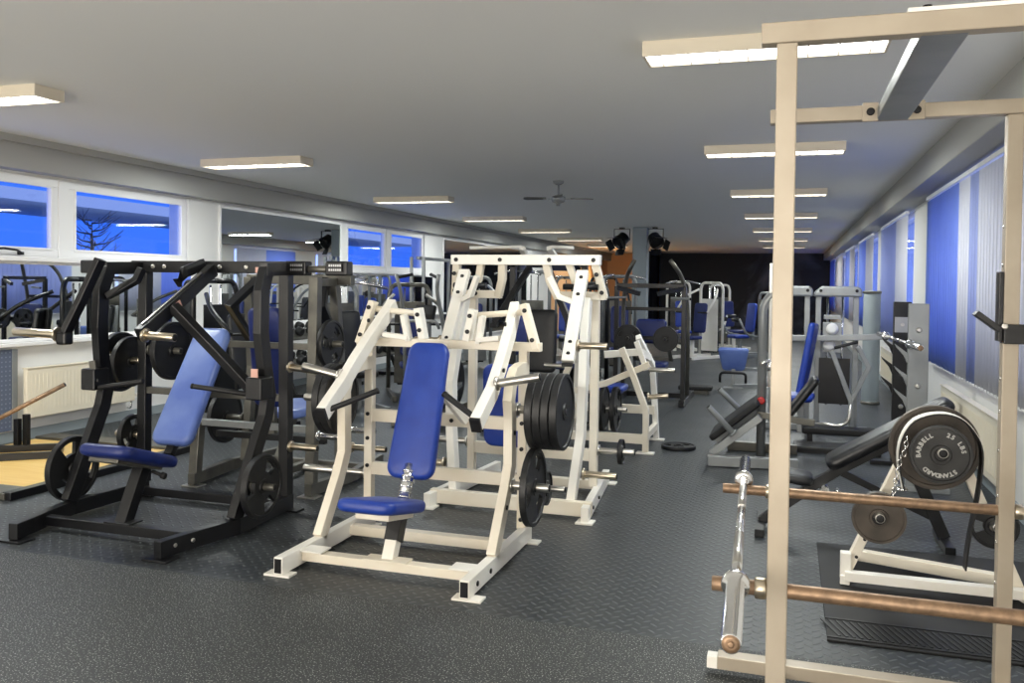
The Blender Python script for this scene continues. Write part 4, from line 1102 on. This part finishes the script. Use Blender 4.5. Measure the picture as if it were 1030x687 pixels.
t = thing('rolled_mat', 'tall grey blue upright cylinder by the right windows', 'column', (1.13, 13.2, 0))
MB().lathe([(.11, 0), (.115, .02), (.115, 1.58), (.11, 1.6)], (0, 0, 0), (0, 0, 1), 28).build('roll', M['pillar_paint'], t)
MB().lathe([(.118, 0), (.125, .005), (.125, .03), (.118, .035)], (0, 0, 1.56), (0, 0, 1), 28).build('top_ring', M['gunmetal'], t)
MB().lathe([(.13, 0), (.13, .02), (.118, .04)], (0, 0, 0), (0, 0, 1), 28).build('foot_ring', M['gunmetal'], t)

# ------------------------------------------------------------------ blue preacher seat left of the rack post
t = thing('preacher_curl_bench', 'bench with a pale blue tapered arm pad, left of the grey leg press', 'bench', (-.82, 14.3, 0))
MB().pad((0, 0, .47), V((0, -.14, .34)), (-1, 0, 0), .40, .34, .08, .05, .03, 1.45).build('arm_pad', M['pale_blue_vinyl'], t)
MB().tube([(-.20, -.08, .10), (-.20, -.08, .26), (.20, -.08, .26), (.20, -.08, .10)], .022, 10, .07).build('u_handle', M['black_paint'], t)
MB().bar([(0, .05, .02), (0, .05, .45)], .06, .06, (0, 1, 0)).build('post', M['silver_paint'], t, .004)
MB().bar([(0, .05, .30), (.55, .35, .30)], .05, .05).bar([(0, 0, .04), (.6, .35, .04)], .05, .05).build('frame_bar', M['silver_paint'], t, .004)
MB().box((0, 0, .01), (.3, .12, .02)).build('foot_plate', M['silver_paint'], t, .003)
MB().pad((.62, .4, .42), (1, .5, 0), (-.5, 1, 0), .34, .3, .07, .05, .03).build('seat', M['blue_vinyl'], t)
MB().bar([(.62, .4, .03), (.62, .4, .4)], .05, .05, (0, 1, 0)).build('seat_post', M['silver_paint'], t, .004)
t = thing('floor_step', 'small dark low step on the floor left of the tapered blue pad bench', 'step', (-1.32, 13.4, 0))
MB().pad((0, 0, .09), (1, 0, 0), (0, 1, 0), .5, .3, .06, .03, .015).build('top_pad', M['black_rubber'], t)
MB().box((0, 0, .03), (.4, .24, .06)).build('base', M['gunmetal'], t, .004)
# ------------------------------------------------------------------ lifting platform and T-bar on the left
t = thing('lifting_platform', 'yellow wooden lifting platform with a black border by the left wall', 'platform', (-6.25, 5.9, 0))
MB().box((0, -.02, .018), (1.62, 1.62, .036)).build('wood_board', M['yellow_wood'], t, .002)
mb = MB(); mb.box((.86, .0, .03), (.08, 2.1, .06)); mb.build('border', M['black_paint'], t, .004)
MB().box((-.0, -.95, .03), (1.7, .22, .05)).build('front_mat', M['gunmetal'], t, .004)
MB().box((0, .93, .03), (1.7, .22, .05)).build('rear_mat', M['gunmetal'], t, .004)
t = thing('landmine_row', 'rusty lever bar pivoted on a small black frame standing on the yellow platform', 'exercise machine', (-6.45, 5.9, .036))
fr = MB()
for a, b in (((-.30, -.35, .03), (.32, .15, .03)), ((.32, .15, .03), (.05, .45, .03)), ((.05, .45, .03), (-.55, .0, .03)), ((-.55, 0, .03), (-.30, -.35, .03))):
    fr.bar([a, b], .05, .06)
fr.build('floor_frame', M['black_paint'], t, .004)
MB().bar([(-.18, .28, .06), (-.18, .28, .34)], .05, .05, (0, 1, 0)).bar([(-.24, .24, .06), (-.24, .24, .30)], .05, .05, (0, 1, 0)).build('pivot_post', M['black_paint'], t, .004)
MB().bar([(-.42, -.12, .05), (-.42, -.12, .22)], .05, .05, (0, 1, 0)).build('lever_post', M['black_paint'], t, .004)
lv = MB().cyl((-.50, -.13, .16), (.24, .30, .63), .020).build('lever_bar', M['rust_bar'], t)
MB().lathe([(.018, 0), (.018, .004), (.01, .006)], (.24, .30, .63), (.74, .43, .47), 14).build('end_cap', M['black_rubber'], lv)

# ------------------------------------------------------------------ black seated machine with two plates (far centre)
t = thing('plate_loaded_squat_machine', 'black frame machine with two dark round plates facing the camera, far centre', 'exercise machine', (-1.8, 11.7, 0))
K = 'black_paint'
for s in (-1, 1):
    MB().bar([(s*.46, 0, .05), (s*.46, 1.3, .05)], .07, .09).build('base_rail', M[K], t, .004)
    MB().bar([(s*.46, .15, .09), (s*.46, .15, 1.62)], .06, .06, (0, 1, 0)).build('front_upright', M[K], t, .004)
    MB().tube([(s*.46, .7, .05), (s*.46, .65, 1.3), (s*.40, .5, 1.75), (s*.25, .3, 1.98)], .03, 12, .2).build('curved_upright', M['gunmetal'], t)
    h = MB().bar([(s*.46, .15, 1.60), (s*.12, .0, 1.52)], .05, .06).build('cross_arm', M[K], t, .004)
    grip(h, (s*.30, .02, 1.47), (s*.56, -.05, 1.46), 'silver_paint')
MB().bar([(-.46, .15, 1.63), (.46, .15, 1.63)], .06, .06).bar([(-.46, .7, 1.3), (.46, .7, 1.3)], .05, .05).build('top_bar', M[K], t, .004)
MB().bar([(-.46, .9, .05), (.46, .9, .05)], .06, .07).build('floor_crossbar', M[K], t, .004)
MB().bar([(-.28, .08, .92), (.28, .08, .92)], .05, .05).build('yoke_bar', M[K], t, .004)
MB().bar([(-.25, .08, .92), (-.25, .5, .6), (.25, .5, .6), (.25, .08, .92)], .05, .05).build('lever_frame', M['gunmetal'], t, .004)
for s in (-1, 1): horn(t, (s*.25, .06, .92), (s*.25, -.16, .92), 'gunmetal')
MB().pad((.0, .30, 1.0), (0, .1, 1), (-1, 0, 0), .34, .42, .09, .06, .03).build('backrest', M['navy_vinyl'], t)
MB().pad((.06, .2, .55), (0, 1, 0), (1, 0, 0), .4, .36, .08, .06, .03).build('seat', M['navy_vinyl'], t)
MB().bar([(.06, .25, .05), (.06, .25, .52)], .09, .09, (0, 1, 0)).build('seat_post', M['silver_paint'], t, .004)
G = 'plates on the far black machine'
plate(.37, .04, (-2.05, 11.63, .92), 'left of two dark plates facing the camera on the far black machine', G, 'Y', slots=0)
plate(.34, .04, (-1.55, 11.63, .92), 'right of two dark plates facing the camera on the far black machine', G, 'Y')
plate(.37, .04, (-2.05, 11.58, .92), 'front plate of the left pair on the far black machine, slotted', G, 'Y', slots=3)

# ------------------------------------------------------------------ black pulldown machine behind the tall white one
t = thing('pulldown_machine', 'black lever machine topped by a white pull up bar, behind the tall white machine', 'exercise machine', (-2.6, 8.9, 0))
for s in (-1, 1):
    MB().bar([(s*.55, 0, .05), (s*.55, 1.2, .05)], .07, .09).build('base_rail', M[K], t, .004)
    MB().bar([(s*.42, .6, .09), (s*.42, .6, 1.9)], .07, .07, (0, 1, 0)).build('upright', M[K], t, .004)
    a = MB().bar([(s*.10, .2, 1.82), (s*.20, .1, 1.62), (s*.42, -.05, 1.20)], .06, .09, (0, -1, 0)).build('lever_arm', M[K], t, .005)
    MB().box((s*.42, -.05, 1.18), (.07, .1, .05)).build('arm_end', M['black_rubber'], a, .006)
    MB().bar([(s*.10, .15, 1.82), (s*.35, .6, 1.82)], .06, .08).build('top_side_bar', M[K], t, .004)
    b = MB().bar([(s*.15, .05, 2.02), (s*.18, .3, 1.90)], .06, .05, (0, 1, 0)).build('bar_bracket', M['white_paint'], t, .006)
MB().bar([(-.45, .6, 1.86), (.45, .6, 1.86)], .07, .08).build('top_bar', M[K], t, .004)
for p, q in (((-.75, .05, 2.02), (-.16, .05, 2.03)), ((.18, .05, 2.03), (.42, .05, 2.02))): MB().cyl(p, q, .018).build('pull_up_bar', M['white_paint'], t)
MB().pad((0, .35, 1.0), (0, .1, 1), (-1, 0, 0), .7, .34, .08, .06, .03).build('backrest', M['black_vinyl'], t)
MB().pad((0, .05, .5), (0, 1, 0), (1, 0, 0), .4, .36, .08, .06, .03).build('seat', M['black_vinyl'], t)
MB().bar([(0, .2, .05), (0, .2, .48)], .08, .08, (0, 1, 0)).bar([(-.5, .6, .06), (.5, .6, .06)], .06, .07).build('seat_frame', M[K], t, .004)

# ------------------------------------------------------------------ elliptical trainer
t = thing('elliptical_trainer', 'grey elliptical trainer with a tall bent handle, beyond the white front machine', 'cardio machine', (-3.95, 8.9, 0))
MB().bar([(-.3, 0, .05), (.3, 0, .05)], .08, .08).bar([(0, 0, .06), (0, 1.5, .06)], .1, .09).bar([(-.3, 1.5, .05), (.3, 1.5, .05)], .08, .08).build('base_frame', M['gunmetal'], t, .008)
MB().lathe([(.05, -.1), (.30, -.1), (.34, -.06), (.34, .06), (.30, .1), (.05, .1)], (0, .95, .42), (1, 0, 0), 32).build('flywheel_cover', M['dark_metal'], t)
MB().bar([(0, .35, .1), (0, .25, 1.2)], .08, .08, (0, 1, 0)).build('mast', M['silver_paint'], t, .006)
for s in (-1, 1):
    h = MB().tube([(s*.26, .25, .55), (s*.25, .2, 1.05), (s*.22, .02, 1.55), (s*.26, -.02, 1.72)], .022, 12, .15).build('swing_handle', M['silver_paint'], t)
    grip(h, (s*.26, -.02, 1.68), (s*.12, .10, 1.72))
    MB().bar([(s*.16, .95, .40), (s*.20, .2, .25)], .05, .05).build('pedal_arm', M['silver_paint'], t, .004)
    MB().pad((s*.2, .45, .33), (0, 1, -.2), (1, 0, 0), .36, .14, .04, .03, .015).build('pedal', M['black_rubber'], t)
MB().box((0, .2, 1.28), (.26, .06, .2), Matrix.Rotation(-.5, 3, 'X')).build('console', M['dark_metal'], t, .02)
MB().tube([(-.22, .1, 1.12), (-.22, .02, 1.2), (.22, .02, 1.2), (.22, .1, 1.12)], .018, 10, .06).build('fixed_handle', M['silver_paint'], t)

# ------------------------------------------------------------------ dumbbell rack along the left wall
t = thing('dumbbell_rack', 'long black two tier dumbbell rack in front of the left wall mirrors', 'rack', (-6.75, 12.2, 0))
for y in (-1.67, .15, 1.67):
    MB().bar([(.25, y, .02), (-.2, y, 1.0)], .06, .05, (0, 1, 0)).bar([(-.25, y, .03), (.35, y, .03)], .06, .06).build('side_frame', M['black_paint'], t, .004)
for x, z in ((.14, .45), (-.08, .85)):
    MB().box((x, 0, z), (.34, 3.4, .03), Matrix.Rotation(.3, 3, 'Y')).build('shelf', M['gunmetal'], t, .004)
def dumbbell(D, L, label):
    r = thing('dumbbell', label, 'dumbbell', (0, 0, 0), 'dumbbells on the rack')
    MB().cyl((-L/2+.02, 0, 0), (L/2-.02, 0, 0), .016).build('handle', M['chrome'], r)
    for s in (-1, 1):
        MB().lathe([(D*.42, L/2-.10), (D*.5, L/2-.085), (D*.5, L/2-.012), (D*.42, L/2)], (0, 0, 0), (s, 0, 0), 20).build('head', M['iron_plate'], r)
    return r
ORD = ['first', 'second', 'third', 'fourth', 'fifth', 'sixth', 'seventh', 'eighth', 'ninth', 'tenth', 'eleventh']
dd = {}
for tier, (x, z, D) in enumerate(((.14, .45, .15), (-.08, .85, .125))):
    proto = None
    for i in range(11):
        loc = (-6.75+x, 12.2-1.5+i*.3, z + D/2 + .022)
        lab = '%s dumbbell from the near end on the %s tier of the rack' % (ORD[i], ('lower', 'upper')[tier])
        if proto is None:
            proto = dumbbell(D, .3, lab); proto.location = loc; proto.rotation_euler = (0, .3, 0)
        else: dup(proto, loc, lab)

# ------------------------------------------------------------------ weight stack machines further back
def stack_machine(loc, rz, label, frame, vinyl, h=1.75, kind=0):
    t = thing('weight_stack_machine', label, 'exercise machine', loc, None, rz)
    F = frame
    for s in (-1, 1):
        MB().tube([(s*.30, .55, .03), (s*.30, .55, h-.12), (s*.24, .55, h), (0, .55, h)], .032, 12, .12).build('tower_post', M[F], t)
        MB().bar([(s*.30, .55, .04), (s*.26, -.55, .04)], .06, .07).build('base_rail', M[F], t, .004)
        MB().cyl((s*.07, .55, .1), (s*.07, .55, h-.05), .012).build('guide_rod', M['chrome'], t)
    ws = MB()
    for i in range(14): ws.box((0, .55, .14+i*.045), (.34, .14, .038))
    ws.build('weight_stack', M['iron_plate'], t, .003)
    MB().box((0, .475, .75), (.44, .012, 1.2)).build('shroud', M['gunmetal' if kind else F], t, .004)
    MB().bar([(0, .5, .06), (0, -.2, .06), (0, -.2, .42)], .07, .07, (1, 0, 0)).build('seat_post', M[F], t, .004)
    MB().pad((0, -.25, .48), (0, 1, 0), (1, 0, 0), .42, .36, .08, .06, .03).build('seat', M[vinyl], t)
    MB().pad((0, .10, .92), (0, .12, 1), (-1, 0, 0), .68, .32, .08, .06, .03).build('backrest', M[vinyl], t)
    MB().bar([(0, .15, .4), (0, .2, 1.25)], .06, .05, (0, 1, 0)).build('backrest_frame', M[F], t, .004)
    for s in (-1, 1):
        if kind == 0:
            a = MB().tube([(s*.24, .4, h-.15), (s*.42, .1, h-.3), (s*.42, -.25, 1.05)], .026, 10, .15).build('press_arm', M[F], t)
            grip(a, (s*.42, -.25, 1.05), (s*.20, -.27, 1.05))
        elif kind == 1:
            a = MB().tube([(s*.1, .5, h-.02), (s*.12, .1, h+.03), (s*.45, -.1, h-.05)], .022, 10, .1).build('pull_bar', M['chrome'], t)
        else:
            a = MB().tube([(s*.35, .2, .45), (s*.38, -.3, .55), (s*.38, -.5, .9)], .026, 10, .1).build('lever', M[F], t)
            MB().cyl((s*.38, -.5, .88), (s*.14, -.5, .88), .05).build('roller_pad', M['black_vinyl'], a)
    return t
stack_machine((-1.95, 20.0, 0), -.5, 'white tube frame weight stack machine standing in front of the dark painted wall', 'white_paint', 'navy_vinyl', 1.72, 0)
stack_machine((-1.45, 23.5, 0), .6, 'farther white tube frame machine with curved posts, near the dark wall', 'white_paint', 'navy_vinyl', 1.68, 2)
stack_machine((-2.6, 22.6, 0), .3, 'white weight stack machine between the pillar and the dark wall', 'white_paint', 'blue_vinyl', 1.75, 1)
stack_machine((-.9, 21.0, 0), -.9, 'grey machine with a sloping blue pad in the far right aisle', 'silver_paint', 'blue_vinyl', 1.5, 2)
stack_machine((-2.9, 15.5, 0), .2, 'grey weight stack machine just in front of the pillar', 'silver_paint', 'navy_vinyl', 1.8, 1)
stack_machine((-4.4, 14.2, 0), -.2, 'silver weight stack tower seen over the middle of the white front machine', 'silver_paint', 'navy_vinyl', 1.85, 1)
stack_machine((-5.6, 15.2, 0), .3, 'grey weight stack machine near the farther left windows', 'silver_paint', 'navy_vinyl', 1.75, 0)
stack_machine((-5.1, 11.3, 0), .5, 'dark weight stack machine between the grey machine and the dumbbell rack', 'gunmetal', 'navy_vinyl', 1.6, 0)
stack_machine((-3.6, 18.0, 0), .4, 'black weight stack machine left of the pillar', 'black_paint', 'black_vinyl', 1.8, 0)
stack_machine((-4.8, 19.0, 0), .1, 'grey weight stack machine in the far left corner by the tall mirror', 'silver_paint', 'blue_vinyl', 1.8, 1)
stack_machine((-3.0, 12.2, 0), -.3, 'black weight stack machine left of the far black plate machine', 'black_paint', 'navy_vinyl', 1.65, 2)

stack_machine((-5.75, 8.3, 0), 1.3, 'black weight stack machine beside the left wall mirror, behind the black front machine', 'black_paint', 'black_vinyl', 1.62, 0)
stack_machine((-5.3, 9.9, 0), .9, 'grey tube frame machine behind the gunmetal press machine near the left wall', 'silver_paint', 'black_vinyl', 1.6, 1)
# tall cable crossover posts by the farther windows
t = thing('cable_crossover', 'grey cable crossover posts under the farther left windows', 'exercise machine', (-6.4, 15.3, 0))
for x in (-.12, .12):
    for y in (-.9, .9):
        MB().bar([(x, y, .02), (x, y, 2.1)], .05, .05, (0, 1, 0)).build('post', M['silver_paint'], t, .004)
for y in (-.9, .9):
    MB().box((0, y, .03), (.5, .4, .06)).build('base_plate', M['gunmetal'], t, .005)
    ws = MB()
    for i in range(14): ws.box((0, y, .12+i*.045), (.16, .3, .038))
    ws.build('weight_stack', M['iron_plate'], t, .003)
    MB().lathe([(.02, -.02), (.06, -.018), (.05, 0), (.06, .018), (.02, .02)], (.16, y, 1.4), (0, 1, 0), 20).build('pulley', M['black_rubber'], t)
MB().bar([(0, -.9, 2.08), (0, .9, 2.08)], .06, .06).build('top_beam', M['silver_paint'], t, .004)

# ------------------------------------------------------------------ outside the left windows, seen at dusk
t = thing('neighbouring_building', 'plain low building across the yard seen through the left windows', 'building', (-24, 20, 0))
MB().box((0, 0, 1.1), (6, 60, 2.2)).build('wall', M['pillar_paint'], t)
MB().box((.0, 0, 4.1), (5, 60, .35)).build('eaves', M['pillar_paint'], t)
for i in range(10):
    MB().box((.9, -27+i*6, 3.1), (.3, .35, 1.9)).build('post', M['teal_paint'], t)
t = thing('bare_tree', 'dark bare bush in the yard outside the second left window', 'tree', (-14.5, 15.2, 0))
mb = MB().tube([(0, 0, 0), (.05, .02, 1.6), (0, 0, 2.6)], .08, 8, r2=.03)
mb.build('trunk', M['dark_metal'], t)
random.seed(3)
for i in range(26):
    z = 1.4 + i*.06; a = i*2.4; L = .9 - .02*i
    mb = MB(); p = V((0, 0, z)); q = p + V((math.cos(a)*L, math.sin(a)*L, .35*L)); mb.tube([p, (p+q)/2 + V((0, 0, -.05)), q], .025, 6, r2=.006)
    for k in range(3):
        s = p.lerp(q, .4+.2*k); mb.tube([s, s + V((math.cos(a+k-1)*.3, math.sin(a+k-1)*.3, .22))], .01, 5, r2=.004)
    mb.build('branch', M['dark_metal'], t)
# ------------------------------------------------------------------ world, extra light, camera
w = bpy.data.worlds.new('dusk'); SC.world = w; w.use_nodes = True
nt = w.node_tree; bg = nt.nodes['Background']
tc = N(nt, 'ShaderNodeTexCoord'); sp = N(nt, 'ShaderNodeSeparateXYZ')
nt.links.new(tc.outputs['Generated'], sp.inputs[0])
mr = N(nt, 'ShaderNodeMapRange'); mr.inputs['From Min'].default_value = -.1; mr.inputs['From Max'].default_value = .4
nt.links.new(sp.outputs['X'], mr.inputs['Value'])
mix = N(nt, 'ShaderNodeMix', data_type='RGBA')
mix.inputs['A'].default_value = (.04, .17, .92, 1); mix.inputs['B'].default_value = (.72, .92, 1.9, 1)   # deep blue dusk on one side, the paler horizon on the other
nt.links.new(mr.outputs[0], mix.inputs['Factor']); nt.links.new(mix.outputs['Result'], bg.inputs['Color']); bg.inputs['Strength'].default_value = 1.0

# added unseen fill light behind the camera, tilted up to brighten the ceiling
l = bpy.data.lights.new('front_fill', 'AREA'); l.shape = 'RECTANGLE'; l.size = 8.4; l.size_y = 2.4; l.energy = 350; l.color = (1, .93, .84)
o = bpy.data.objects.new('front_fill', l); COL.objects.link(o); o.location = (-3.2, -3.0, 1.35); o.rotation_euler = (math.radians(90+32), 0, 0)

cam = bpy.data.cameras.new('camera'); co = bpy.data.objects.new('camera', cam); COL.objects.link(co)
cam.sensor_fit = 'HORIZONTAL'; cam.sensor_width = 36.0; cam.lens = 870/1030*36; cam.clip_start = .05; cam.clip_end = 200
psi, th, roll = 0.3090164044379018, .02, .013
f = V((-math.sin(psi)*math.cos(th), math.cos(psi)*math.cos(th), -math.sin(th)))
r = V((math.cos(psi), math.sin(psi), 0)); u = r.cross(f)
r2 = r*math.cos(roll) + u*math.sin(roll); u2 = u*math.cos(roll) - r*math.sin(roll)
m = Matrix((r2, u2, -f)).transposed()
co.matrix_world = Matrix.Translation((0, 0, 1.62)) @ m.to_4x4()
cam.shift_y = (303.79 - 343.5)/1030
SC.camera = co
SC.view_settings.view_transform = 'Standard'; SC.view_settings.look = 'None'; SC.view_settings.gamma = 1
SC.view_settings.use_curve_mapping = False; SC.view_settings.exposure = 0.45
SC.cycles.use_denoising = True
SC.cycles.max_bounces = 10; SC.cycles.sample_clamp_indirect = 6
